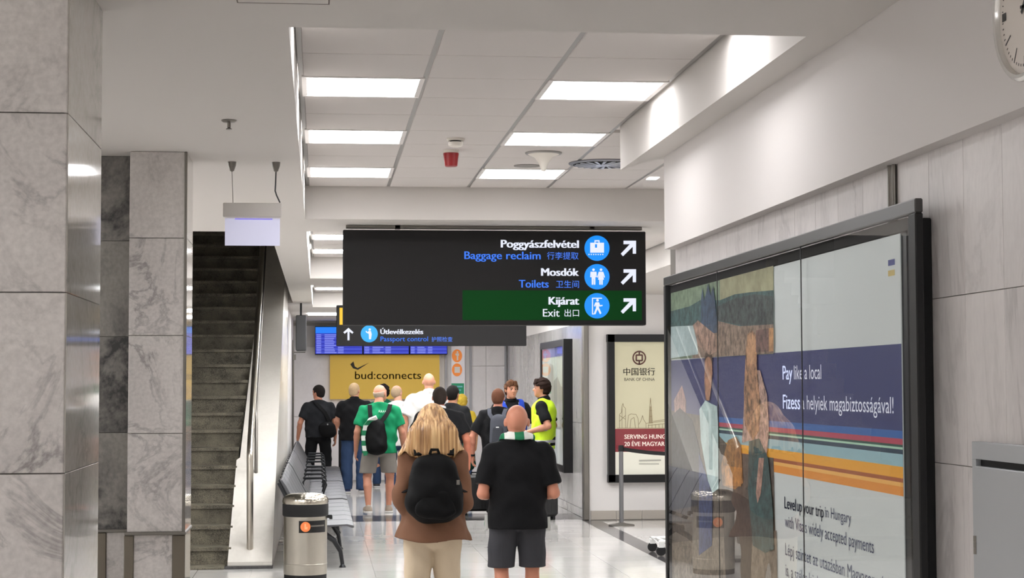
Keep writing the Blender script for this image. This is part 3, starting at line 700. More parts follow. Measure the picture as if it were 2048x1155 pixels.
# bank poster on the facing wall ---------------------------------------------------------------
Yp = 24.17
t = thing('poster_light_box', 'black-framed cream poster with a dark red band on the far white wall', 'light box', (4.2, Yp, .5))
fr = MB()
for r in ((1215, 668, 1412, 683), (1217, 949, 1412, 963), (1216, 668, 1231, 963), (1397, 668, 1412, 963)):
    a, b = at(r[0], r[1], Y=Yp), at(r[2], r[3], Y=Yp); fr.box(a.x, b.x, Yp, 24.3, b.z, a.z)
fr.build('frame', BLACK, t)
boxY(1229, 681, 1399, 951, Yp+.04, .05).build('poster_sheet', PR('bp_white', (216, 214, 200), .3), t)
boxY(1229, 681, 1399, 857, Yp+.037, .002).build('cream_field', PR('bp_cream', (192, 186, 156), .3), t)
boxY(1229, 857, 1399, 902, Yp+.036, .002).build('red_band', PR('bp_red', (128, 34, 44), .2), t)
BR = M('bp_brown', (92, 48, 36), .6); Yq = Yp+.034
ring = []
c0 = (1278.5, 715)
for k in range(28):
    a, b = 2*math.pi*k/28, 2*math.pi*(k+1)/28
    ring.append([(c0[0]+r*math.cos(w)*.97, c0[1]+r*math.sin(w)) for r, w in ((14.3, a), (14.3, b), (11.3, b), (11.3, a))])
icon(t, 'bank_mark', ring+[[(1277, 702), (1280, 702), (1280, 709), (1277, 709)], [(1277, 721), (1280, 721), (1280, 728), (1277, 728)],
     [(1272, 708), (1285, 708), (1285, 711), (1272, 711)], [(1272, 719), (1285, 719), (1285, 722), (1272, 722)], [(1271, 709), (1274, 709), (1274, 721), (1271, 721)], [(1283, 709), (1286, 709), (1286, 721), (1283, 721)]], Yq, BR)
textY('lettering', '中国银行', M('bp_ink', (48, 38, 32), .6), t, 1247, 1310, 749, Yq, None, .01)
textY('lettering', 'BANK OF CHINA', M('bp_ink', (48, 38, 32), .6), t, 1249, 1309.5, 761, Yq, 6)
WI = PR('bp_whiteink', (232, 226, 220), .35)
textY('lettering', 'SERVING HUNGARY', WI, t, 1249, 1354, 877, Yq-.004, 8.5, .02)
textY('lettering', '20 ÉVE MAGYARORSZÁGON', WI, t, 1249, 1390, 891.5, Yq-.004, 8.5, .02)
SK = M('bp_sketch', (138, 120, 84), .6); SK2 = M('bp_sketch_pale', (170, 156, 122), .6)
def outline(pts, w=.45):
    out = []
    for i in range(len(pts)-1):
        (x0, y0), (x1, y1) = pts[i], pts[i+1]; l = math.hypot(x1-x0, y1-y0) or 1; nx, ny = -(y1-y0)/l*w, (x1-x0)/l*w
        out.append([(x0+nx, y0+ny), (x1+nx, y1+ny), (x1-nx, y1-ny), (x0-nx, y0-ny)])
    return out
sk = outline([(1239, 855), (1239, 828), (1243, 824), (1244, 812), (1246, 806), (1247, 812), (1251, 816), (1251, 855)]) + outline([(1239, 830), (1251, 838)]) + outline([(1239, 842), (1251, 830)]) + outline([(1244, 812), (1244, 855)])
sk += outline([(1254, 855), (1257, 830), (1262, 827), (1272, 828), (1276, 836), (1277, 855)]) + outline([(1260, 855), (1262, 838), (1268, 834), (1271, 855)])
sk += outline([(1278, 848), (1283, 838), (1285, 830), (1287, 838), (1292, 846), (1292, 855)]) + outline([(1298, 846), (1300, 808), (1301, 795), (1302, 808), (1305, 846)]) + outline([(1299, 820), (1304, 820)]) + outline([(1299, 832), (1304, 832)])
sk += outline([(1292, 855), (1292, 846), (1340, 840), (1340, 855)]) + outline([(1296, 850), (1338, 846)]) + outline([(1306, 842), (1332, 838), (1390, 838)]) + outline([(1234, 855.5), (1396, 855.5)])
for k in range(7): sk += outline([(1297+7*k, 855), (1297+7*k, 848)])
icon(t, 'skyline_drawing', sk, Yq, SK)
icon(t, 'skyline_tower', [[(1299, 812), (1303, 812), (1304.5, 846), (1297.5, 846)]], Yq+.001, SK2)
icon(t, 'fine_print', [[(1278, 919), (1322, 918), (1322, 921), (1278, 922)], [(1278, 926), (1318, 926), (1318, 928), (1278, 928)], [(1336, 919), (1385, 918), (1385, 921), (1336, 922)]], Yq-.001, M('bp_pale', (176, 174, 162), .6))
a, b = at(1231, 683, Y=Yp), at(1397, 949, Y=Yp)
pane(t, [(a.x, Yp+.01, b.z), (b.x, Yp+.01, b.z), (b.x, Yp+.01, a.z), (a.x, Yp+.01, a.z)])
# light box on the far right wall
XB = 3.48
a = at(1127, 700, X=XB); b = at(1080, 700, X=XB); A2, B2 = a, b; zt = at(1127, 677, X=XB).z; zb = at(1127, 945, X=XB).z
t = thing('advertising_light_box', 'tall black-framed light box with a pale city poster on the far right wall', 'light box', (3.55, (a.y+b.y)/2, zb))
fr = MB().box(XB, 3.61, a.y, b.y, zt-.1, zt).box(XB, 3.61, a.y, b.y, zb, zb+.1).box(XB, 3.61, a.y, a.y+.12, zb+.1, zt-.1).box(XB, 3.61, b.y-.1, b.y, zb+.1, zt-.1)
fr.build('frame', BLACK, t)
slab('poster_sheet', PR('city_poster', (176, 184, 170), .3), t, XB+.03, XB+.05, a.y+.1, b.y-.08, zb+.08, zt-.08, .001)
slab('poster_header', PR('city_violet', (104, 108, 160), .3), t, XB+.027, XB+.03, a.y+.1, b.y-.08, zt-.24, zt-.08, .0005)
def cpoly(pts, col, lift):
    MB().prism([(XB+.029-lift, a.y+.1+(b.y-a.y-.18)*(1-u), zb+.08+(zt-zb-.16)*v) for u, v in pts], (-.0008, 0, 0)).build('printed_city', M('cp%s' % str(col), col, .5, emit=col, es=.2, var=.3, bscale=6), t)
cpoly([(0, .62), (.1, .7), (.2, .66), (.35, .86), (.5, .84), (.52, .7), (.7, .74), (.85, .66), (1, .64), (1, .4), (0, .4)], (136, 138, 122), .001)
cpoly([(0, .5), (.3, .56), (.6, .5), (1, .55), (1, .3), (0, .3)], (150, 152, 140), .002)
cpoly([(0, .3), (.4, .34), (1, .3), (1, .0), (0, .0)], (190, 198, 196), .002)
pane(t, [(XB+.01, b.y-.08, zb+.08), (XB+.01, a.y+.1, zb+.08), (XB+.01, a.y+.1, zt-.08), (XB+.01, b.y-.08, zt-.08)])
# small hanging monitor and thin pole at the left
c = at(602, 665, Y=26.8); k = 26.8/F
t = thing('hanging_monitor', 'small black monitor seen edge-on, hung from the ceiling at the left', 'screen', (c.x, 26.8, c.z))
MB().box(c.x-10*k, c.x+10*k, 26.8, 27.5, c.z-35*k, c.z+35*k).bevel(.008).build('casing', CHAR, t)
MB().box(c.x-.02, c.x+.01, 27.1, 27.16, c.z+34*k, Z1).build('hanger', BLACKM, t)
slab('display', BLACK, t, c.x-10*k-.003, c.x-10*k, 26.83, 27.47, c.z-33*k, c.z+33*k, .001)
c = at(586, 800, Y=33)
t = thing('wall_pole', 'thin dark floor-to-sign pole with a short arm by the far left wall', 'pole', (c.x, 33, 0))
MB().tube([(c.x, 33, 0), (c.x, 33, 2.66)], .018, 8).build('shaft', STEELD, t)
MB().tube([(c.x, 33, 2.44), (c.x+.22, 33, 2.44)], .009, 6).box(c.x-.01, c.x+.05, 32.97, 33.03, 2.30, 2.40).build('arm', STEELD, t)

# clock on the fascia ---------------------------------------------------------------------------
c = at(2057, 13, X=1.868)
R = .198
ck = thing('wall_clock', 'round white wall clock with a steel rim, cut by the top right corner', 'clock', (1.86, c.y, c.z))
def ring_x(mbd, r0, r1, x0, x1, n=64): mbd.lathe([(r1, x0), (r1, x1), (r0, x1+.0), (r0, x0)], (0, c.y, c.z), n, 'x'); return mbd
MB().lathe([(R, 0), (R, -.02), (R-.008, -.028), (R-.018, -.026), (R-.022, -.016), (R-.022, 0)], (1.87, c.y, c.z), 64, 'x').build('rim', M('clock_rim', (225, 222, 218), .2, .6), ck, True)
MB().lathe([(R-.02, 0), (R-.02, -.012), (.0001, -.012)], (1.87, c.y, c.z), 64, 'x').build('dial', M('clock_dial', (214, 205, 196), .5), ck)
INK = M('clock_ink', (52, 50, 48), .6)
XD = 1.87-.0125
for h in range(12):
    a_ = 2*math.pi*h/12; u = Vector((0, -math.sin(a_), math.cos(a_))); w = Vector((0, -math.cos(a_), -math.sin(a_)))
    cc = Vector((XD, c.y, c.z)); hw = .011 if h % 3 == 0 else .0022; ln = .028 if h % 3 == 0 else .042
    r1 = .158
    MB().prism([cc+u*r1+w*hw, cc+u*r1-w*hw, cc+u*(r1-ln)-w*hw, cc+u*(r1-ln)+w*hw], (-.0005, 0, 0)).build('hour_mark', INK, ck)
mn = MB()
for h in range(60):
    if h % 5:
        a_ = 2*math.pi*h/60; u = Vector((0, -math.sin(a_), math.cos(a_))); w = Vector((0, -math.cos(a_), -math.sin(a_))); cc = Vector((XD, c.y, c.z))
        mn.prism([cc+u*.158+w*.0014, cc+u*.158-w*.0014, cc+u*.151-w*.0014, cc+u*.151+w*.0014], (-.0005, 0, 0))
tag(mn.build('minute_marks', INK, ck), kind='stuff')
for a_, ln, hw in ((math.radians(40), .09, .006), (math.radians(95), .13, .004)):
    u = Vector((0, -math.sin(a_), math.cos(a_))); w = Vector((0, -math.cos(a_), -math.sin(a_))); cc = Vector((XD-.004, c.y, c.z))
    MB().prism([cc-u*.02+w*hw, cc-u*.02-w*hw, cc+u*ln-w*hw, cc+u*ln+w*hw], (-.001, 0, 0)).build('clock_hand', INK, ck)
# wall cabinet ----------------------------------------------------------------------------------
yF = at(1955, 1000, X=1.92).y; zT = at(1955, 882, X=1.92).z
cb = thing('wall_cabinet', 'grey metal door cabinet set in the marble wall at the bottom right corner', 'cabinet', (1.92, 4.7, .6))
fr = MB(); y0 = yF-.95; z0 = .55; fwd = .05
for r in ((y0, yF, zT-fwd, zT), (y0, yF, z0, z0+fwd), (yF-fwd*.55, yF, z0+fwd, zT-fwd), (y0, y0+fwd*.55, z0+fwd, zT-fwd)): fr.box(1.905, 1.932, *r)
fr.bevel(.002).build('frame', DOOR, cb)
slab('back_panel', BLACKM, cb, 1.922, 1.9295, y0+.02, yF-.02, z0+.02, zT-.02, .0005)
slab('door', DOOR, cb, 1.9, 1.921, y0+.034, yF-.036, z0+.055, zT-fwd-.02, .003)
for zc in (at(1955, 1090, X=1.9).z, at(1955, 1090, X=1.9).z-.7+.3):
    hh = MB()
    for k_ in range(3): hh.lathe([(.006, -.027+k_*.018+.0005), (.006, -.0095+k_*.018)], (1.9, yF-.03, zc), 10)
    hh.build('hinge', STEELD, cb, True)

# ceiling fittings --------------------------------------------------------------------------------
a = at(458, 240, Z=Z1)
t = thing('sprinkler', 'small sprinkler head with a round plate in the plain low ceiling', 'sprinkler', (a.x, a.y, Z1))
MB().lathe([(.001, -.012), (.028, -.01), (.036, -.004), (.036, 0)], (a.x, a.y, Z1), 24).build('plate', STEELD, t, True)
MB().tube([(a.x, a.y, Z1), (a.x, a.y, Z1-.035)], .008, 8).lathe([(.001, -.046), (.014, -.044), (.014, -.041), (.006, -.036)], (a.x, a.y, Z1), 12).build('nozzle', STEELD, t, True)
a = at(911, 277, Z=Z2)
t = thing('smoke_detector', 'small white round smoke detector on the middle ceiling tiles', 'smoke detector', (a.x, a.y, Z2))
MB().lathe([(.03, -.05), (.042, -.045), (.045, -.03), (.045, -.022)], (a.x, a.y, Z2), 24).build('sensor', M('plastic_white', (224, 218, 208), .5), t, True)
MB().lathe([(.034, -.022), (.034, -.014)], (a.x, a.y, Z2), 24).build('air_gap', BLACKM, t, True)
MB().lathe([(.052, -.014), (.056, -.004), (.056, 0)], (a.x, a.y, Z2), 24).build('base', MATS['plastic_white'], t, True)
a = at(902, 300, Z=Z2)
t = thing('alarm_sounder', 'red cup-shaped alarm sounder hanging under the ceiling tiles', 'alarm', (a.x, a.y, Z2))
rd = M('alarm_red', (150, 22, 26), .35)
MB().lathe([(.034, -.105), (.041, -.10), (.045, -.06), (.05, -.028), (.05, -.02)], (a.x, a.y, Z2), 28).build('cup', rd, t, True)
MB().lathe([(.047, -.02), (.05, 0)], (a.x, a.y, Z2), 28).build('base', MATS['plastic_white'], t, True)
a = at(1087, 305, Z=Z2)
t = thing('ceiling_speaker', 'white cone-shaped ceiling fitting with a wide round rim in front of the round vent', 'ceiling speaker', (a.x, a.y, Z2))
MB().lathe([(.008, -.12), (.014, -.118), (.03, -.07), (.06, -.03), (.105, -.01), (.11, -.006)], (a.x, a.y, Z2), 32).build('cone', MATS['plastic_white'], t, True)
MB().lathe([(.112, -.012), (.118, -.006), (.118, 0)], (a.x, a.y, Z2), 32).build('rim', TBAR, t, True)
a = at(1054, 331, Z=Z2)
t = thing('ceiling_grille', 'flat round perforated disc in the ceiling beside the cone-shaped fitting', 'ceiling speaker', (a.x, a.y, Z2))
MB().lathe([(.09, -.004), (.09, 0)], (a.x, a.y, Z2), 32).build('disc', M('grille_grey', (140, 136, 132), .8, bump=.4, bscale=400), t)
a = at(1207, 326, Z=Z2)
t = thing('swirl_diffuser', 'round swirl air outlet with radial fins next to the white beam end', 'air vent', (a.x, a.y, Z2))
MB().lathe([(.235, 0), (.235, -.006), (.205, -.012), (.205, 0)], (a.x, a.y, Z2), 40).build('rim', M('vent_grey', (120, 120, 126), .4, .6), t, True)
MB().lathe([(.205, -.006), (.205, -.004)], (a.x, a.y, Z2), 40).build('dark_back', BLACKM, t)
for k_ in range(20):
    w = 2*math.pi*k_/20; u = Vector((math.cos(w), math.sin(w), 0)); v = Vector((-math.sin(w), math.cos(w), 0)); cc = Vector((a.x, a.y, Z2-.013))
    MB().prism([cc+u*.05-v*.004, cc+u*.19+v*.03, cc+u*.19+v*.052, cc+u*.05+v*.006], (0, 0, -.004)).build('fin', M('vent_fin', (196, 198, 206), .4, .4), t)
MB().lathe([(.001, -.02), (.05, -.018), (.05, -.01)], (a.x, a.y, Z2), 24).build('hub', M('vent_fin', (196, 198, 206), .4, .4), t, True)
a = at(1290, 354, Z=Z2)
t = thing('ceiling_light', 'small sliver of a lit panel beyond the end of the white beam', 'ceiling light', (2.6, 12.5, Z2))
slab('diffuser', LEDM, t, 2.35, 2.42, 12.66, 12.8, Z2-.004, Z2-.001)
# faint access hatch in the low ceiling
a, b = at(474, 4, Z=Z1), at(659, 12, Z=Z1)
t = thing('ceiling_hatch', 'faint flush access hatch in the low ceiling at the top edge', 'hatch', ((a.x+b.x)/2, a.y-.3, Z1))
slab('panel', CEIL, t, a.x+.004, b.x-.004, a.y-.5, a.y-.004, Z1-.002, Z1+.001, .0005)
fr = MB().box(a.x, b.x, a.y-.004, a.y, Z1-.003, Z1).box(b.x-.004, b.x, a.y-.5, a.y, Z1-.003, Z1).box(a.x, a.x+.004, a.y-.5, a.y, Z1-.003, Z1)
fr.build('rim', M('hatch_rim', (110, 102, 94), .8), t)

# ================================================================ FURNITURE
BS = M('bench_steel', (88, 88, 91), .45, .6, bump=.4, bscale=260)
BK = M('bench_dark', (46, 47, 49), .4, .6)
def bench(label, y0, n, pitch, arms, x0=-.38, x1=.345, endleg=True):
    t = thing('bench', label, 'bench', ((x0+x1)/2-.05, y0, 0), 'rows of linked metal seats along the left')
    for k in range(n):
        a, b = y0+k*pitch+.02, y0+(k+1)*pitch-.02
        s = MB().prism([(-.11, a, .425), (.28, a, .44), (x1, a, .425), (x1+.006, a, .405), (x1-.01, a, .40), (.27, a, .42), (-.1, a, .405), (-.14, a, .42)], (0, b-a, 0)).bevel(.003)
        s.build('seat', BS, t)
        bk = MB().prism([(-.13, a, .46), (-.33, a, .83), (-.37, a, .885), (-.392, a, .88), (-.355, a, .81), (-.155, a, .45)], (0, b-a, 0)).bevel(.003)
        bk.build('backrest', BS, t)
        MB().prism([(-.12, a+.01, .40), (-.17, a+.01, .44), (-.40, a+.01, .86), (-.42, a+.01, .85), (-.19, a+.01, .41), (-.13, a+.01, .375)], (0, .03, 0)).build('back_bracket', BK, t)
        MB().prism([(-.12, b-.04, .40), (-.17, b-.04, .44), (-.40, b-.04, .86), (-.42, b-.04, .85), (-.19, b-.04, .41), (-.13, b-.04, .375)], (0, .03, 0)).build('back_bracket', BK, t)
    MB().box(.0, .07, y0+.02, y0+n*pitch-.02, .33, .39).bevel(.006).build('beam', BK, t)
    k = 0
    y = y0+.12
    while y < y0+n*pitch:
        MB().tube([(-.05, y, .36), (.05, y, .34), (.15, y, .27), (.215, y, .16), (.235, y, .03)], [.028, .03, .026, .022, .02], 8).build('front_leg', BK, t, True)
        MB().tube([(.02, y, .34), (-.1, y, .27), (-.22, y, .15), (-.27, y, .03)], [.03, .026, .022, .02], 8).build('rear_leg', BK, t, True)
        MB().lathe([(.035, 0), (.03, .015), (.018, .03)], (.235, y, 0), 14).lathe([(.035, 0), (.03, .015), (.018, .03)], (-.27, y, 0), 14).build('foot', BK, t, True)
        y += 2.02; k += 1
    for y in arms:
        MB().tube([(-.2, y, .5), (-.2, y, .62), (-.17, y, .66), (.02, y, .665), (.07, y, .64), (.09, y, .58), (.06, y, .5), (.04, y, .42)], [.012]*8, 8).build('armrest', BK, t, True)
        MB().box(-.19, .05, y-.022, y+.022, .66, .682).bevel(.004).build('arm_pad', BK, t)
    return t
bench('near bench of grey perforated metal seats behind the litter bin', 18.22, 6, .68, [])
bench('middle bench of grey metal seats with four armrests above the bin', 22.5, 6, .68, [22.9, 24.0, 25.1, 26.2])
bench('far bench of grey metal seats in front of the man with the shoulder bag', 26.75, 7, .68, [27.9, 29.1, 30.2, 31.3])
# litter bin
bx, by = at(611, 1010, Y=17.3).x, 17.3
def zpx(y, Y): return at(611, y, Y=Y).z
bn = thing('litter_bin', 'round brushed steel litter bin with a ribbed dome lid and orange sticker', 'bin', (bx, by, 0))
rB = .205
MB().lathe([(rB-.004, .0), (rB-.004, .05)], (bx, by, 0), 48).build('base_ring', BLACKM, bn, True)
MB().lathe([(rB, .05), (rB, .14), (rB+.002, .142), (rB+.002, .15), (rB, .152), (rB, zpx(1030, by-.2))], (bx, by, 0), 64).build('body', M('bin_steel', (176, 171, 160), .3, 1, bump=.25, bscale=40), bn, True)
z0, z1 = zpx(1031, by-.2), zpx(1009, by-.2)
MB().lathe([(rB+.004, z0-.012), (rB+.012, z0), (rB+.012, z1), (rB+.0, z1+.004)], (bx, by, 0), 48).build('black_rim', BLACKM, bn, True)
zt_ = zpx(986, by-.05)
lid = MB(); n = 72
prof = [(rB+.008, z1), (rB+.010, z1+.02), (rB+.004, z1+(zt_-z1)*.55), (rB-.022, z1+(zt_-z1)*.82), (rB-.06, z1+(zt_-z1)*.96), (rB-.11, zt_), (.001, zt_+.004)]
vs, fs = [], []
for i, (r, h) in enumerate(prof):
    for k_ in range(n):
        w = 2*math.pi*k_/n; rr_ = r*(1+(.016*math.cos(w*24) if 0 < i < 5 else 0)); vs.append((bx+rr_*math.cos(w), by+rr_*math.sin(w), h))
for i in range(len(prof)-1):
    for k_ in range(n): fs.append((i*n+k_, i*n+(k_+1) % n, (i+1)*n+(k_+1) % n, (i+1)*n+k_))
fs.append(tuple(reversed(range(n)))); lid.add(vs, fs); lid.build('dome_lid', M('lid_steel', (196, 190, 176), .22, 1), bn, True)
def cyl_patch(x0, x1, y0, y1, r, mat, name, par):
    # patch wrapped on the bin body between pixel columns and rows
    a0 = math.acos(max(-1, min(1, (at(x0, 1000, Y=by-.15).x-bx)/r))); a1 = math.acos(max(-1, min(1, (at(x1, 1000, Y=by-.15).x-bx)/r)))
    za, zb_ = zpx(y1, by-.2), zpx(y0, by-.2); vs = []; fs = []; n = 12
    for i in range(n+1):
        w = a0+(a1-a0)*i/n
        for z in (za, zb_):
            for rr_ in (r, r+.002): vs.append((bx+rr_*math.cos(w), by-rr_*math.sin(w), z))
    for i in range(n):
        b_ = i*4; fs += [(b_+1, b_+5, b_+7, b_+3), (b_, b_+2, b_+6, b_+4), (b_+2, b_+3, b_+7, b_+6), (b_, b_+4, b_+5, b_+1)]
    fs += [(0, 1, 3, 2), (n*4, n*4+2, n*4+3, n*4+1)]
    MB().add(vs, fs).build(name, mat, par)
cyl_patch(598, 650, 1041, 1065, rB+.001, BLACK, 'sticker', bn)
oc = at(611, 1053, Y=by-rB-.006)
flat('sticker_disc', [disc_pts((oc.x, by-rB-.004, oc.z), .047, (1, 0, 0), (0, 0, 1), 28)], PR('sticker_orange_glow', (214, 116, 60), .2), bn, (0, -.002, 0))  # sticker colour carries a small painted glow, no lamp behind it
icon(bn, 'sticker_symbol', [[(609, 1047), (612, 1047), (612, 1053), (615, 1053), (615, 1058), (609, 1058)]], by-rB-.0075, M('sticker_mark', (240, 170, 120), .5))
cyl_patch(622, 648, 1050, 1053, rB+.003, STEELD, 'sticker_line', bn)
MB().lathe([(.018, 0), (.018, .03)], (bx+rB+.02, by, z0-.03), 12, 'x').box(bx+rB, bx+rB+.045, by-.02, by+.02, z0-.035, z0-.005).build('lock', BLACKM, bn)

# stanchions and belts ------------------------------------------------------------------------
def stanchion(label, x, y, mat, h=1.0, belt=None):
    t = thing('stanchion', label, 'queue post', (x, y, 0), 'queue posts')
    MB().lathe([(.17, 0), (.17, .012), (.06, .03), (.03, .04)], (x, y, 0), 32).build('base', STEELD, t, True)
    MB().lathe([(.029, .03), (.029, h-.08)], (x, y, 0), 20).build('post', mat, t, True)
    MB().lathe([(.034, h-.08), (.036, h-.075), (.036, h-.015), (.03, h)], (x, y, 0), 20).build('belt_head', BLACKM, t, True)
    if belt: 
        p = [Vector(q) for q in belt]
        mb = MB(); N_ = 14
        for i in range(N_):
            u0, u1 = i/N_, (i+1)/N_
            f = lambda u: p[0].lerp(p[1], u)+Vector((0, 0, -.06*4*u*(1-u)))
            a, b = f(u0), f(u1); mb.add([a+Vector((0, 0, .025)), b+Vector((0, 0, .025)), b-Vector((0, 0, .025)), a-Vector((0, 0, .025))], [(0, 1, 2, 3)])
        mb.build('belt', BLACK, t)
x = at(1243, 1050, Z=0)
stanchion('grey metal queue post with base plate in front of the cream poster', x.x, x.y, M('post_grey', (128, 128, 130), .35, .8), 1.04, [(x.x+.03, x.y, .99), (x.x+1.4, x.y-.5, .99)])
stanchion('grey queue post hidden beyond the big light box', x.x+1.43, x.y-.52, MATS['post_grey'], 1.04)
stanchion('black queue post between the man with the shoulder bag and the man in jeans', at(680.5, 900, Y=32.4).x, 32.4, BLACK, 1.04)
q = at(933, 840, Y=29.5)
stanchion('black queue post behind the man with short dark hair in the queue', q.x, 29.5, BLACK, 1.08, [(q.x+.03, 29.5, 1.2), (q.x+.35, 29.0, 1.15)])
# trolley foot
a = at(1322, 1096, Z=.08)
t = thing('luggage_trolley', 'low white trolley edge with a black castor, half hidden by the big light box', 'trolley', (a.x+.3, a.y, 0))
TW = M('trolley_white', (215, 214, 212), .4)
MB().tube([(a.x-.02, a.y, .15), (a.x+.75, a.y, .15), (a.x+.75, a.y+.5, .15), (a.x-.02, a.y+.5, .15)], .018, 10, closed=True).tube([(a.x+.05, a.y, .15), (a.x+.05, a.y+.5, .15)], .014, 8).tube([(a.x+.4, a.y, .15), (a.x+.4, a.y+.5, .15)], .014, 8).build('platform_frame', TW, t, True)
MB().tube([(a.x+.74, a.y+.02, .15), (a.x+.82, a.y+.02, .95), (a.x+.82, a.y+.48, .95), (a.x+.74, a.y+.48, .15)], .015, 10).build('push_bar', TW, t, True)
for dx_, dy_ in ((0, 0), (0, .5), (.72, 0), (.72, .5)):
    w = tag(MB().lathe([(.052, -.016), (.055, 0), (.052, .016)], (a.x+dx_, a.y+dy_, .055), 18, 'y').build('castor', BLACKM, t, True))
    MB().box(a.x+dx_-.03, a.x+dx_+.03, a.y+dy_-.025, a.y+dy_+.025, .09, .14).build('castor_fork', TW, t)
# luggage ---------------------------------------------------------------------------------------
def suitcase(label, x, y, w, d, h, mat, rz=0, group=None):
    t = thing('suitcase', label, 'suitcase', (x, y, 0), group)
    MB().box(x-w/2, x+w/2, y-d/2, y+d/2, .05, h).bevel(.035).build('shell', mat, t, True)
    for k_ in range(4):
        xx = x-w/2+w*(k_+.5)/4; MB().box(xx-.012, xx+.012, y-d/2-.006, y+d/2+.006, .1, h-.05).bevel(.004).build('rib', mat, t)
    for sx in (-1, 1):
        for sy in (-1, 1): MB().lathe([(.024, -.012), (.026, 0), (.024, .012)], (x+sx*(w/2-.05), y+sy*(d/2-.04), .026), 14, 'x').build('wheel', BLACKM, t, True)
    MB().tube([(x-.09, y, h-.01), (x-.09, y, h+.03), (x+.09, y, h+.03), (x+.09, y, h-.01)], .01, 8).build('handle', BLACKM, t, True)
    return t
sx = at(957, 1029, Z=0)
suitcase('large black hard-shell suitcase standing left of the bald man', sx.x-.0, sx.y+.15, .44, .3, .56, M('case_black', (14, 14, 15), .45))
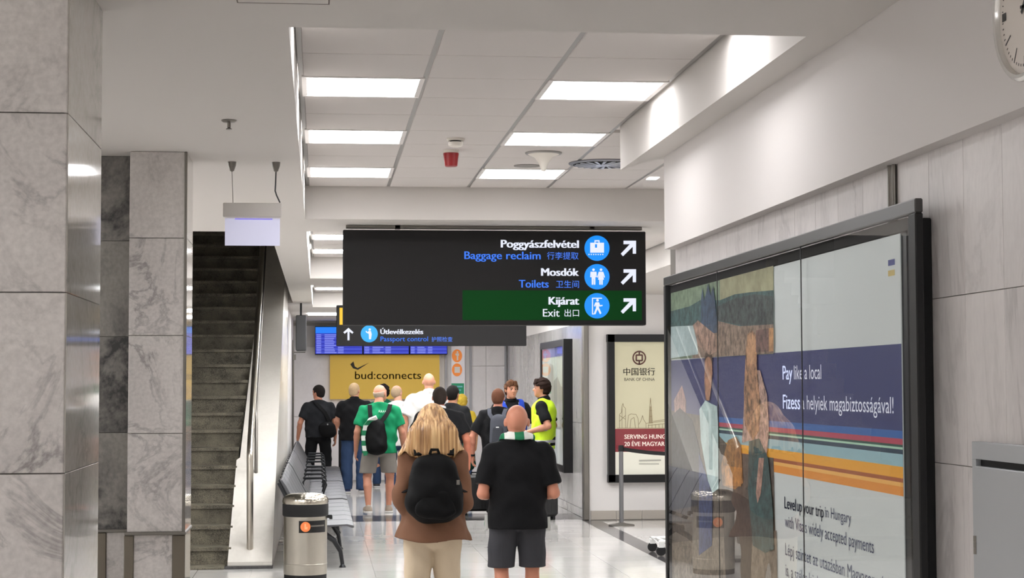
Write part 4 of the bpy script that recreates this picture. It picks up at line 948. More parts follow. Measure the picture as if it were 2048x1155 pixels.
# ================================================================ PEOPLE
f32 = np.float32
class SDF:
    "a distance field on a grid, turned into one continuous mesh"
    def __init__(s, lo, hi, h):
        s.h = h; s.lo = np.array(lo, f32); n = np.ceil((np.array(hi)-np.array(lo))/h).astype(int)+1; s.n = n
        s.ax = [(s.lo[i]+np.arange(n[i])*h).astype(f32) for i in range(3)]
        s.d = np.full(n, 1.0, f32)
    def sub(s, lo, hi):
        sl = []
        for i in range(3):
            a = int(np.clip(np.floor((lo[i]-s.lo[i])/s.h), 0, s.n[i])); b = int(np.clip(np.ceil((hi[i]-s.lo[i])/s.h)+1, 0, s.n[i])); sl.append(slice(a, b))
        return tuple(sl), s.ax[0][sl[0]][:, None, None], s.ax[1][sl[1]][None, :, None], s.ax[2][sl[2]][None, None, :]
    def put(s, fn, lo, hi, k=0, op='u'):
        sl, x, y, z = s.sub(lo, hi)
        cur = s.d[sl]
        if cur.size == 0: return s
        dd = fn(x, y, z)
        if op == 'u':
            if k > 0:
                hh = np.maximum(k-np.abs(cur-dd), 0)/k; s.d[sl] = np.minimum(cur, dd)-hh*hh*k*.25
            else: s.d[sl] = np.minimum(cur, dd)
        elif op == 'i': s.d[sl] = np.maximum(cur, dd)
        elif op == 's': s.d[sl] = np.maximum(cur, -dd)
        return s
    def cone(s, a, b, ra, rb, k=0, S=(1, 1, 1), cut=None, op='u'):
        a = np.array(a, float); b = np.array(b, float); S_ = np.array(S, float); ms = S_.min(); pad = max(ra, rb)*S_.max()+k+.02
        A, B = a/S_, b/S_; ab = B-A; L = float(ab@ab)+1e-12
        def fn(x, y, z):
            px, py, pz = x/S_[0]-A[0], y/S_[1]-A[1], z/S_[2]-A[2]
            t = np.clip((px*ab[0]+py*ab[1]+pz*ab[2])/L, 0, 1)
            d = (np.sqrt((px-t*ab[0])**2+(py-t*ab[1])**2+(pz-t*ab[2])**2)-(ra+(rb-ra)*t))*ms
            if cut is not None: d = np.maximum(d, cut(x, y, z))
            return d.astype(f32)
        return s.put(fn, np.minimum(a, b)-pad, np.maximum(a, b)+pad, k, op)
    def chain(s, pts, rs, k=0, **kw):
        for i in range(len(pts)-1): s.cone(pts[i], pts[i+1], rs[i], rs[i+1], k, **kw)
        return s
    def ell(s, c, r, k=0, R=None, op='u', cut=None):
        c = np.array(c, float); r = np.array(r, float); m = r.min(); pad = r.max()+k+.02
        def fn(x, y, z):
            x, y, z = x-c[0], y-c[1], z-c[2]
            if R is not None: x, y, z = R[0, 0]*x+R[1, 0]*y+R[2, 0]*z, R[0, 1]*x+R[1, 1]*y+R[2, 1]*z, R[0, 2]*x+R[1, 2]*y+R[2, 2]*z
            q = np.sqrt((x/r[0])**2+(y/r[1])**2+(z/r[2])**2); g = np.sqrt((x/r[0]**2)**2+(y/r[1]**2)**2+(z/r[2]**2)**2)+1e-9
            d = q*(q-1)/g
            if cut is not None: d = np.maximum(d, cut(x, y, z))
            return d.astype(f32)
        return s.put(fn, c-pad, c+pad, k, op)
    def cut(s, fn): return s.put(fn, s.lo-1, s.lo+s.n*s.h+1, 0, 'i')
    def wrinkle(s, amp, fr=1.0, seed=0.0):
        x, y, z = s.ax[0][:, None, None]*fr, s.ax[1][None, :, None]*fr, s.ax[2][None, None, :]*fr
        w = np.sin(17*x+9*z+seed+2.2*np.sin(11*z+6*y+seed))+.8*np.sin(31*z-13*x+1.7*seed+1.8*np.sin(14*x+9*y))+.45*np.sin(47*x+38*z+21*y+seed*2)
        s.d += (amp*w*.5).astype(f32); return s
    def mesh(s, name, mat, parent, smooth=1, mats=None):
        d, h = s.d, s.h
        neg = d < 0
        c = np.zeros(np.array(d.shape)-1, np.int8)
        for i in (0, 1):
            for j in (0, 1):
                for k in (0, 1): c += neg[i:d.shape[0]-1+i, j:d.shape[1]-1+j, k:d.shape[2]-1+k]
        act = (c > 0) & (c < 8); ijk = np.argwhere(act); m = len(ijk)
        idx = np.full(act.shape, -1, np.int32); idx[act] = np.arange(m)
        cor = [(i, j, k) for i in (0, 1) for j in (0, 1) for k in (0, 1)]
        val = np.stack([d[ijk[:, 0]+i, ijk[:, 1]+j, ijk[:, 2]+k] for i, j, k in cor], 1)
        acc = np.zeros((m, 3)); cnt = np.zeros(m)
        for a in range(8):
            for b in range(a+1, 8):
                if sum(abs(cor[a][q]-cor[b][q]) for q in range(3)) != 1: continue
                va, vb = val[:, a], val[:, b]; ms = (va < 0) != (vb < 0)
                t = va[ms]/(va[ms]-vb[ms]); pa, pb = np.array(cor[a]), np.array(cor[b])
                acc[ms] += pa+t[:, None]*(pb-pa); cnt[ms] += 1
        v = (ijk+acc/cnt[:, None])*h+s.lo
        fs = []
        for ax in range(3):
            o1, o2 = (ax+1) % 3, (ax+2) % 3
            sl0 = [slice(None)]*3; sl1 = [slice(None)]*3; sl0[ax] = slice(0, -1); sl1[ax] = slice(1, None)
            A, B = neg[tuple(sl0)], neg[tuple(sl1)]; e = np.argwhere(A != B)
            e = e[(e[:, o1] > 0) & (e[:, o2] > 0) & (e[:, o1] < d.shape[o1]-1) & (e[:, o2] < d.shape[o2]-1)]
            if len(e) == 0: continue
            fl_ = A[tuple(e.T)]
            def cell(da, db):
                q = e.copy(); q[:, o1] += da; q[:, o2] += db; return idx[tuple(q.T)]
            quad = np.stack([cell(-1, -1), cell(0, -1), cell(0, 0), cell(-1, 0)], 1)
            quad[~fl_] = quad[~fl_][:, ::-1]; fs.append(quad)
        if not fs: return None
        f = np.concatenate(fs); f = f[(f >= 0).all(1)]
        for _ in range(smooth):
            a_ = np.zeros_like(v); n_ = np.zeros(m)
            for q in range(4):
                for r_ in (1, 3):
                    np.add.at(a_, f[:, q], v[f[:, (q+r_) % 4]]); np.add.at(n_, f[:, q], 1)
            v = v*.5+.5*a_/np.maximum(n_, 1)[:, None]
        me = bpy.data.meshes.new(name); me.vertices.add(m); me.loops.add(f.size); me.polygons.add(len(f))
        me.vertices.foreach_set('co', v.astype(f32).ravel()); me.loops.foreach_set('vertex_index', f.astype(np.int32).ravel())
        me.polygons.foreach_set('loop_start', np.arange(0, f.size, 4, dtype=np.int32))
        me.polygons.foreach_set('loop_total', np.full(len(f), 4, np.int32))
        me.update(calc_edges=True); me.validate(); me.shade_smooth()
        me.materials.append(mat)
        o = bpy.data.objects.new(name, me); C.objects.link(o); o.parent = parent
        return o
def rotm(yaw, pitch=0, roll=0):
    return np.array((Matrix.Rotation(yaw, 3, 'Z') @ Matrix.Rotation(pitch, 3, 'X') @ Matrix.Rotation(roll, 3, 'Y')))
def cloth(name, col, b=.5, var=.08, rough=.85): return M(name, col, rough, bump=b, bscale=220, var=var, spec=.2)
def skin(name, col): return M(name, col, .5, var=.07, bscale=30, sss=.08, spec=.35)
def local(mb, name, mat, t, smooth=False):
    o = mb.build(name, mat, None, smooth); o.parent = t; return o

def person(label, x, y, H, rz=0, w=1.0, belly=0.0, el=None, wr=None, er=None, wrr=None, feet=(.0, .0), yaw=0, nod=0, tilt=0, skn=(184, 132, 104),
           top=None, bottom=None, shoe=(60, 60, 62), hair=None, vox=.010, face=False, head=1.0, group=None, ears=True, sp=.075, lean=0.0, headoff=(0, 0)):
    t = thing('person', label, 'person', (x, y, 0), group, rz)
    S_ = lambda *p: np.array(p, float)*H
    SH, EL, WR = {}, {}, {}
    for s, e, q in ((-1, el, wr), (1, er, wrr)):
        SH[s] = S_(s*.106*w, -.005+lean*.8, .795)
        EL[s] = S_(*(e if e else (s*(.138*w+.01), -.02+lean*.4, .635)))
        WR[s] = S_(*(q if q else (s*(.148*w+.005), .03+lean*.2, .492)))
    HP = {s: S_(s*.052*min(1, w+.08), 0, .52) for s in (-1, 1)}; KN, AN = {}, {}
    for s, fo in zip((-1, 1), feet):
        AN[s] = S_(s*sp*.75, fo, .045); KN[s] = S_(s*(sp*.8), fo*.5+.012*(1 if fo >= 0 else 3), .285)
        if fo < 0: AN[s][2] += H*.012
    lo = np.minimum.reduce([S_(-.19*w, -.15, -.005)]+list(EL.values())+list(WR.values())+[AN[s]+S_(0, -.06, -.05) for s in AN])-.10
    hi = np.maximum.reduce([S_(.19*w, .13, 1.03)]+list(EL.values())+list(WR.values())+[AN[s]+S_(0, .12, 0) for s in AN])+.10
    lo[2] = -.02
    HC = S_(headoff[0], .012+lean+headoff[1], .932); R = rotm(yaw, -nod, tilt); hs = H*head
    hp = lambda X, Y, Z: HC+R@(np.array((X, Y, Z))*hs)
    SK = skin('skin%s' % str(skn), skn)
    k1 = .02*H
    B = SDF(lo, hi, vox)
    # trunk
    B.cone(S_(0, -.002, .60), S_(0, -.004+lean*.7, .735), .070*H, .072*H, k1, (1.40*w, 1, 1)).cone(S_(0, 0, .53), S_(0, .004, .60), .074*H, .07*H, k1, (1.22*w, 1, 1))
    if belly: B.ell(S_(0, .02, .63), S_(.10*w, .075+belly, .085), k1)
    B.cone(SH[-1]*.9+S_(0, 0, .078), SH[1]*.9+S_(0, 0, .078), .033*H, .033*H, k1)
    B.cone(S_(0, -.008+lean, .825), S_(0, .0+lean, .885), .036*H, .033*H, .012*H)
    for s in (-1, 1): B.cone(S_(s*.012, -.012+lean, .848), SH[s]*np.array((.88, 1, 1))+S_(0, 0, .006), .022*H, .026*H, k1)
    for s in (-1, 1):
        B.chain([SH[s], EL[s]], [.034*H, .0245*H], .014*H)
        fm = EL[s]*.72+WR[s]*.28
        B.chain([EL[s], fm, WR[s]], [.0245*H, .0245*H, .0165*H], .010*H)
        # hand
        d = WR[s]-EL[s]; d /= np.linalg.norm(d); up = np.array((0, 1, 0.)) if abs(d[1]) < .8 else np.array((0, 0, 1.))
        sd = up-d*(up@d); sd /= np.linalg.norm(sd); nn = np.cross(d, sd); nn *= -s*np.sign(nn[0]*1+1e-6) if abs(d[1]) < .8 else 1
        p0 = WR[s]
        for q in (-1, -.33, .33, 1): B.cone(p0+d*.012*H+sd*q*.008*H, p0+d*.05*H+sd*q*.0165*H, .0105*H, .0085*H, .006*H)
        for i, ln in enumerate((.9, 1, .94, .74)):
            b0 = p0+d*.05*H+sd*(.0175-.0117*i)*H; m1 = b0+(d*.9+nn*.25)*.024*H*ln; m2 = m1+(d*.65+nn*.75)*.024*H*ln
            B.chain([b0, m1, m2], [.0062*H, .0056*H, .0047*H], .002*H)
        b0 = p0+d*.014*H+sd*.016*H; m1 = b0+(d*.6+sd*.7+nn*.2)*.026*H; m2 = m1+(d*.85+sd*.2+nn*.35)*.02*H
        B.chain([b0, m1, m2], [.0085*H, .007*H, .0055*H], .004*H)
        # leg and foot
        kk = .006*H
        B.chain([HP[s], KN[s]], [.052*H, .033*H], .012*H); cf = KN[s]*.7+AN[s]*.3+S_(0, -.012, 0)
        B.chain([KN[s], cf, AN[s]], [.031*H, .033*H, .019*H], kk)
        B.chain([AN[s]+S_(0, -.015, -.018), AN[s]+S_(s*.008, .055, -.025), AN[s]+S_(s*.012, .10, -.03)], [.02*H, .02*H, .014*H], kk, S=(1.15, 1, 1))
    # head
    B.ell(hp(0, -.004, .012), S_(.0445, .056, .056)*head, .004*H, R)
    B.ell(hp(0, .014, -.018), S_(.036, .040, .050)*head, .014*H, R)
    B.ell(hp(0, .030, -.050), S_(.020, .020, .018)*head, .014*H, R)
    B.cone(hp(0, .046, .008), hp(0, .058, -.014), .0055*H, .0085*H, .006*H)
    B.cone(hp(-.007, .052, -.017), hp(.007, .052, -.017), .0055*H, .0055*H, .004*H)
    B.cone(hp(-.022, .044, .012), hp(.022, .044, .012), .0075*H, .0075*H, .01*H)
    for s in (-1, 1): B.ell(hp(s*.0185, .052, .0035), S_(.0095, .006, .0065)*head, 0, R, op='s') if face else None
    if ears:
        for s in (-1, 1): B.ell(hp(s*.0475, -.004, -.004), S_(.0065, .011, .0185)*head, .003*H, R@rotm(-s*.35))
    body = B.mesh('body', SK, t)
    # face
    if face:
        EW, EI = M('eye_white', (150, 138, 130), .5), M('eye_iris', (46, 34, 28), .2)
        LI = M('lips', (132, 70, 62), .6)
        for s in (-1, 1):
            g = SDF(hp(s*.0185, .046, .0035)-.03, hp(s*.0185, .046, .0035)+.03, .0015); g.ell(hp(s*.0185, .0435, .0035), S_(.0088, .0085, .0065)*head, 0, R); g.mesh('eye', EW, t)
            g = SDF(hp(s*.0185, .05, .0035)-.02, hp(s*.0185, .05, .0035)+.02, .0012); g.ell(hp(s*.0178, .0505, .0035), S_(.0050, .0026, .0048)*head, 0, R); g.mesh('iris', EI, t)
            g = SDF(hp(s*.019, .052, .0155)-.035, hp(s*.019, .052, .0155)+.035, .002); g.chain([hp(s*.008, .0535, .0145), hp(s*.019, .0525, .0185), hp(s*.030, .046, .0145)], [.003*H, .003*H, .0018*H]); g.mesh('eyebrow', M('brow', (60, 44, 34), .9), t)
        g = SDF(hp(0, .05, -.036)-.04, hp(0, .05, -.036)+.04, .002); g.chain([hp(-.0145, .044, -.0355), hp(0, .0515, -.0345), hp(.0145, .044, -.0355)], [.0018*H, .0035*H, .0018*H], .002).mesh('lips', LI, t)
    # hair
    if hair:
        hm = M('hair%s' % str(hair['col']), hair['col'], .8, var=.25, bscale=60, bump=.8, spec=.12)
        kind = hair['kind']
        if kind in ('short', 'mop', 'fringe'):
            th = hair.get('th', .006 if kind == 'short' else .012)
            g = SDF(HC-.09*H, HC+.10*H, min(vox, .007))
            g.ell(hp(0, -.006, .014), S_(.0445+th, .056+th, .056+th)*head, .0, R)
            g.ell(hp(0, -.022, -.012), S_(.040+th*.6, .038+th*.6, .045)*head, .006*H, R)
            Ri = R.T
            fz, fy = hair.get('line', (.032, .022))
            def cutf(x, y, z, fz=fz, fy=fy):
                X, Y, Z = x-HC[0], y-HC[1], z-HC[2]
                ly = (R[0, 1]*X+R[1, 1]*Y+R[2, 1]*Z)/hs; lz = (R[0, 2]*X+R[1, 2]*Y+R[2, 2]*Z)/hs; lx = (R[0, 0]*X+R[1, 0]*Y+R[2, 0]*Z)/hs
                front = np.maximum((-ly+fy)*1.0, lz-fz+.25*np.abs(lx))       # <0 inside the face region
                side = np.maximum(-ly-.012, np.maximum(lz+.004, -(np.abs(lx)-.02)))
                nape = lz+.046
                r = np.maximum(-front, -nape)
                r = np.maximum(r, -np.maximum(-ly-.010, lz+.002))
                return (r*hs).astype(f32)
            g.cut(cutf)
            if kind != 'short': g.wrinkle(.012*H*.35, 3.2, hair.get('seed', 1.0))
            if kind == 'fringe':
                g2 = [(-.03, .045, .035), (-.012, .055, .040), (.01, .056, .038), (.03, .046, .034)]
                for i, q in enumerate(g2): g.cone(hp(q[0]*.8, q[1]-.012, .06), hp(q[0]*1.1, q[1]+.002, q[2]-.006*(i % 2)), .014*H, .006*H, .006*H)
            g.mesh('hair', hm, t)
        elif kind == 'band':          # hair only round the sides and back
            g = SDF(HC-.09*H, HC+.10*H, min(vox, .007)); g.ell(hp(0, -.007, .008), S_(.0475, .0585, .054)*head, .0, R)
            def cutf(x, y, z):
                X, Y, Z = x-HC[0], y-HC[1], z-HC[2]
                ly = (R[0, 1]*X+R[1, 1]*Y+R[2, 1]*Z)/hs; lz = (R[0, 2]*X+R[1, 2]*Y+R[2, 2]*Z)/hs
                return (np.maximum(np.maximum(lz-hair.get('top', .03), -lz-.04), ly-.004)*hs).astype(f32)
            g.cut(cutf).mesh('hair', hm, t)
    def arm_sleeve(g, s, frac, r0, r1, k):
        if frac <= 1:
            e = SH[s]+(EL[s]-SH[s])*frac; n = EL[s]-SH[s]; n /= np.linalg.norm(n)
            g.cone(SH[s], SH[s]+(EL[s]-SH[s])*(frac+.15), r0, r1, k, cut=lambda x, y, z: (x-e[0])*n[0]+(y-e[1])*n[1]+(z-e[2])*n[2])
        else:
            fr = frac-1; e = EL[s]+(WR[s]-EL[s])*fr; n = WR[s]-EL[s]; n /= np.linalg.norm(n)
            g.chain([SH[s], EL[s]], [r0, r1*1.05], k)
            g.cone(EL[s], WR[s], r1*1.05, r1*.85, .01, cut=lambda x, y, z: (x-e[0])*n[0]+(y-e[1])*n[1]+(z-e[2])*n[2])
    if top:
        ease = top.get('ease', .012); hem = top['hem']; fl_ = top.get('flare', 1.0)
        g = SDF(lo, hi, top.get('vox', vox)); g.d = g.d
        g.cone(S_(0, -.004, .60), S_(0, -.006+lean*.7, .735), .074*H+ease, .075*H+ease, k1, (1.38*w, 1, 1))
        hl = S_(0, .0, hem)
        g.cone(S_(0, -.006, hem-.03), S_(0, -.004, .62), (.080*H+ease)*fl_, .075*H+ease, k1, (1.28*w, 1, 1))
        if belly: g.ell(S_(0, .02, .63), S_(.10*w, .078+belly, .09)+ease, k1)
        g.cone(S_(0, -.012, .755), S_(0, -.012+lean, .85), .056*H, .044*H, k1)
        for a_, b_, r1_, r2_ in top.get('extra', ()): g.cone(a_, b_, r1_, r2_, .04)
        g.cone(SH[-1]*.95+S_(0, 0, .036), SH[1]*.95+S_(0, 0, .036), .036*H+ease*.4, .036*H+ease*.4, k1)
        for s in (-1, 1): g.cone(S_(s*.012, -.012+lean, .848), SH[s]*np.array((.88, 1, 1))+S_(0, 0, .005), .024*H+ease*.3, .029*H+ease*.4, k1)
        if not top.get('nosleeve'):
            for s in (-1, 1): arm_sleeve(g, s, top.get('sleeve', .62), .037*H+ease*.6, top.get('cuff', .036)*H+ease*.4, .014*H)
        else:
            for s in (-1, 1): g.put(lambda x, y, z, s=s: (.062*H-np.sqrt((y-SH[s][1])**2+(z-SH[s][2]+.01*H)**2+0*x))*0+np.where(s*x > abs(SH[s][0])*.86, -1., 1.).astype(f32)*np.maximum(s*x-abs(SH[s][0])*.86, .001)*1.0, lo, hi, 0, 's') if False else g.cut(lambda x, y, z, s=s: (s*x-abs(SH[s][0])*.93+0*y+0*z).astype(f32))
        nz = top.get('neck', .857)*H
        g.wrinkle(top.get('fold', .006), top.get('ff', 1.0), x+y)
        g.cut(lambda x, y, z: (z-nz-(y-lean*H)*-.25+0*x).astype(f32)).cut(lambda x, y, z: (hem*H-z+top.get('hemwave', 0)*np.sin(14*x+3*y)+top.get('hemtilt', 0)*x+0*y).astype(f32))
        if top.get('open'):      # open front of a jacket or vest
            ow = top['open']
            g.cut(lambda x, y, z: (-(np.maximum(-y+.02, np.abs(x)-ow))+0*z).astype(f32))
        o = g.mesh(top['name'], top['mat'], t, 1)
        if top.get('collar'):
            g = SDF(S_(-.08, -.09+lean, .82), S_(.08, .09+lean, .91), min(vox, .007))
            g.cone(S_(0, -.006+lean, .848), S_(0, .0+lean, .868), .049*H, .043*H); g.cone(S_(0, -.006+lean, .80), S_(0, .004+lean, .92), .040*H, .037*H, op='s')
            g.cut(lambda x, y, z: (np.maximum(z-.872*H+.3*(y-lean*H), .84*H-z)+0*x).astype(f32)); g.mesh('collar', top['collar'], t, 0)
    if bottom:
        ez = bottom.get('ease', .010); g = SDF(lo, hi, vox)
        g.cone(S_(0, -.002, .53), S_(0, .002, .60), .078*H+ez, .072*H+ez, k1, (1.24*w, 1, 1))
        g.ell(S_(0, -.012, .515), S_(.080*w, .056, .045), k1)
        if bottom['kind'] == 'shorts':
            e = bottom.get('end', .30)
            for s in (-1, 1):
                q = HP[s]+(KN[s]-HP[s])*1.15
                g.cone(HP[s]+S_(s*.004, 0, 0), q, .058*H+ez, bottom.get('r', .048)*H+ez, .008*H)
            g.wrinkle(.005, 1.0, x); g.cut(lambda x, y, z: (e*H-z+0*x+0*y).astype(f32))
        else:
            rr_ = bottom.get('r', .034)
            for s in (-1, 1):
                g.cone(HP[s]+S_(s*.004, 0, 0), KN[s], .056*H+ez, bottom.get('rk', .040)*H+ez, .008*H)
                g.cone(KN[s], AN[s]+S_(0, -.004, -.01), bottom.get('rk', .040)*H+ez, rr_*H+ez, .008*H)
            g.wrinkle(.006, 1.2, x+2)
            e = bottom.get('end', .035)
            g.cut(lambda x, y, z: (e*H-z+0*x+0*y).astype(f32))
        g.cut(lambda x, y, z: (z-.60*H+0*x+0*y).astype(f32))
        g.mesh(bottom['name'], bottom['mat'], t, 1)
    if shoe:
        sm = M('shoe%s' % str(shoe), shoe, .7, var=.1, bscale=80); so = M('shoe_sole', (205, 203, 200), .7)
        for s in (-1, 1):
            a = AN[s]; g = SDF(a-.14*H, a+.16*H, .007)
            g.chain([a+S_(0, -.012, -.005), a+S_(0, -.012, -.02)], [.025*H, .027*H], .01).chain([a+S_(0, -.012, -.02), a+S_(s*.008, .05, -.022), a+S_(s*.012, .10, -.029)], [.026*H, .026*H, .018*H], .012, S=(1.12, 1, 1))
            zf = a[2]-.042*H
            g.cut(lambda x, y, z: (zf-z+0*x+0*y).astype(f32)); g.cut(lambda x, y, z: (z-a[2]-.018*H+0*x+0*y).astype(f32)); sh = g.mesh('shoe', sm, t)
            g = SDF(a-.14*H, a+.16*H, .007); g.chain([a+S_(0, -.014, -.036), a+S_(s*.008, .05, -.036), a+S_(s*.012, .102, -.036)], [.029*H, .029*H, .022*H], .01, S=(1.08, 1, 1))
            g.cut(lambda x, y, z: (np.maximum(a[2]-.045*H-z, z-a[2]+.030*H)+0*x+0*y).astype(f32)); g.mesh('sole', bottom.get('sole', so) if bottom else so, t)
    return t, dict(S=S_, SH=SH, EL=EL, WR=WR, HC=HC, R=R, H=H, hp=hp, lo=lo, hi=hi, AN=AN, KN=KN)

def place(px, Y): return at(px, 770, Y=Y).x
def worn(name, label, cat, t, group=None):
    "a thing carried by a person: its own top-level object at the same place and turn"
    return thing(name, label, cat, tuple(t.location), group, t.rotation_euler.z)
def strap(mbname, pts, wdt, th, mat, parent):
    "flat webbing strap through local points, width across x"
    mb = MB(); P_ = [Vector(p) for p in pts]; vs, fs = [], []
    for i, p in enumerate(P_):
        tg = (P_[min(i+1, len(P_)-1)]-P_[max(i-1, 0)]).normalized(); sx_ = Vector((1, 0, 0)); sx_ = (sx_-tg*sx_.dot(tg)).normalized(); nn = tg.cross(sx_)
        for a, b in ((-1, -1), (1, -1), (1, 1), (-1, 1)): vs.append(p+sx_*a*wdt/2+nn*b*th/2)
    for i in range(len(P_)-1):
        for k in range(4): fs.append((i*4+k, i*4+(k+1) % 4, i*4+4+(k+1) % 4, i*4+4+k))
    n = len(P_)*4-4; fs += [(3, 2, 1, 0), (n, n+1, n+2, n+3)]
    mb.add(vs, fs); o = mb.build(mbname, mat, None, True); o.parent = parent; return o
BLKT = cloth('black_cotton', (19, 19, 21)); BLKP = cloth('black_pique', (14, 14, 16)); BLKB = M('black_nylon', (10, 10, 11), .7, spec=.15, bump=.35, bscale=90, var=.15)

# ---- woman with long blonde hair --------------------------------------------------------------
xw, yw, Hw = place(865, 11.7), 11.7, 1.70
SUEDE = cloth('brown_suede', (118, 84, 64), .6, .12); BEIGE = cloth('beige_cotton', (204, 186, 160), .5, .05)
t, q = person('woman with long blonde hair in a brown jacket and beige trousers, seen from behind', xw, yw, Hw, w=.84, vox=.008, skn=(193, 145, 120),
              el=(-.118, -.03, .635), wr=(-.06, .07, .565), er=(.118, -.03, .635), wrr=(.06, .07, .565), feet=(-.05, .06), sp=.07,
              top=dict(name='jacket', mat=SUEDE, hem=.49, flare=1.5, extra=[((s_*.14, .02, 1.0), (s_*.205, .05, .80), .05, .055) for s_ in (-1, 1)], sleeve=1.92, cuff=.031, ease=.016, fold=.010, open=.06, hemwave=.012, hemtilt=-.04, neck=.86),
              bottom=dict(kind='trousers', name='trousers', mat=BEIGE, rk=.040, r=.030, ease=.010), shoe=(235, 232, 228), ears=True)
H = Hw
g = SDF((-.30, -.26, 1.20), (.30, .14, 1.76), .0065)
hc = q['HC']
g.ell((0, hc[1]-.01, hc[2]+.018), (.088, .108, .108), 0)
g.cone((0, hc[1]-.035, hc[2]+.0), (0, -.085, 1.50), .086, .095, .04, S=(1.12, 1, 1))
g.cone((0, -.085, 1.52), (0, -.115, 1.40), .085, .068, .04, S=(1.85, 1, 1))
g.cone((-.05, -.05, 1.54), (-.185, -.07, 1.37), .07, .040, .04); g.cone((.05, -.05, 1.54), (.165, -.07, 1.39), .07, .040, .04)
def groove(x, y, z):
    a = np.arctan2(x, -(y-.03)); r = .0028*(np.sin(a*37+1.5*np.sin(z*8+a*3))+.7*np.sin(a*61+2*np.sin(z*7)+1)+.5*np.sin(a*97+z*5)+1.1*np.sin(a*13+1.2*np.sin(z*5))); return r
xx, yy, zz_ = g.ax[0][:, None, None], g.ax[1][None, :, None], g.ax[2][None, None, :]
g.d += (groove(xx, yy, zz_)*np.clip((1.80-zz_)/.25, .25, 1.0)).astype(f32)
g.cut(lambda x, y, z: (1.385+.022*np.sin(x*34+1)+.008*np.sin(x*71+2)+.004*np.sin(x*131)+.28*np.abs(x-.0)*0-.00-z-.10*np.exp(-((x-.035)/.05)**2)*.35-.06*np.exp(-((x+.14)/.06)**2)*.4+0*y).astype(f32))
g.cut(lambda x, y, z: (np.minimum(y-.055, 9)*1.0+0*x+0*z-(np.clip(z-1.60, 0, .2))*.45).astype(f32))
def hair_mat():
    m, N, L, p = new_mat('blonde_hair')
    tc = N.new('ShaderNodeTexCoord'); mp = N.new('ShaderNodeMapping'); mp.inputs['Scale'].default_value = (70, 22, 2.2)
    n = N.new('ShaderNodeTexNoise'); n.inputs['Scale'].default_value = 1.0; n.inputs['Detail'].default_value = 4; n.inputs['Distortion'].default_value = .4
    cr = N.new('ShaderNodeValToRGB'); L.new(tc.outputs['Object'], mp.inputs[0]); L.new(mp.outputs[0], n.inputs['Vector']); L.new(n.outputs['Fac'], cr.inputs[0])
    e = cr.color_ramp.elements; e[0].position = .32; e[0].color = srgb(120, 84, 50); e[1].position = .66; e[1].color = srgb(226, 190, 138)
    m2 = cr.color_ramp.elements.new(.5); m2.color = srgb(184, 140, 92)
    b = N.new('ShaderNodeBump'); b.inputs['Strength'].default_value = .6; b.inputs['Distance'].default_value = .003
    L.new(n.outputs['Fac'], b.inputs['Height']); L.new(b.outputs[0], p.inputs['Normal']); L.new(cr.outputs[0], p.inputs['Base Color']); p.inputs['Roughness'].default_value = .42
    return m
g.mesh('hair', hair_mat(), t, 1)
# her jacket's side flaps
# backpack
bp = worn('backpack', 'plump black nylon backpack on the blonde woman\'s back', 'backpack', t)
g = SDF((-.30, -.46, .80), (.30, .05, 1.52), .007)
g.cone((.0, -.175, 1.29), (.0, -.205, 1.09), .105, .118, .03, S=(1.38, .82, 1))
g.cone((.0, -.20, 1.12), (.0, -.20, 1.045), .118, .100, .05, S=(1.52, .9, 1))
g.wrinkle(.008, .9, 2.0)
g.mesh('bag', BLKB, bp)
g = SDF((-.25, -.50, .85), (.25, -.1, 1.35), .007); g.cone((.0, -.285, 1.13), (.0, -.292, 1.03), .04, .05, .03, S=(2.6, .7, 1)); g.cut(lambda x, y, z: (z-1.165+.5*x*x+0*y).astype(f32)); g.wrinkle(.004, 1.2, 1.0); g.mesh('front_pocket', BLKB, bp)
for s in (-1, 1):
    strap('shoulder_strap', [(s*.10, -.16, 1.38), (s*.105, -.11, 1.435), (s*.108, -.05, 1.462), (s*.11, .03, 1.45), (s*.112, .10, 1.38), (s*.115, .13, 1.25), (s*.13, .10, 1.10)], .055, .012, BLKB, bp)
    strap('side_strap', [(s*.165, -.16, 1.16), (s*.19, -.19, 1.15), (s*.20, -.215, 1.145)], .022, .005, BLKB, bp)
local(MB().box(.135, .155, -.275, -.262, 1.195, 1.225), 'buckle', STEELD, bp)
strap('haul_loop', [(-.03, -.20, 1.385), (-.02, -.205, 1.415), (.02, -.205, 1.415), (.03, -.20, 1.385)], .02, .006, BLKB, bp)

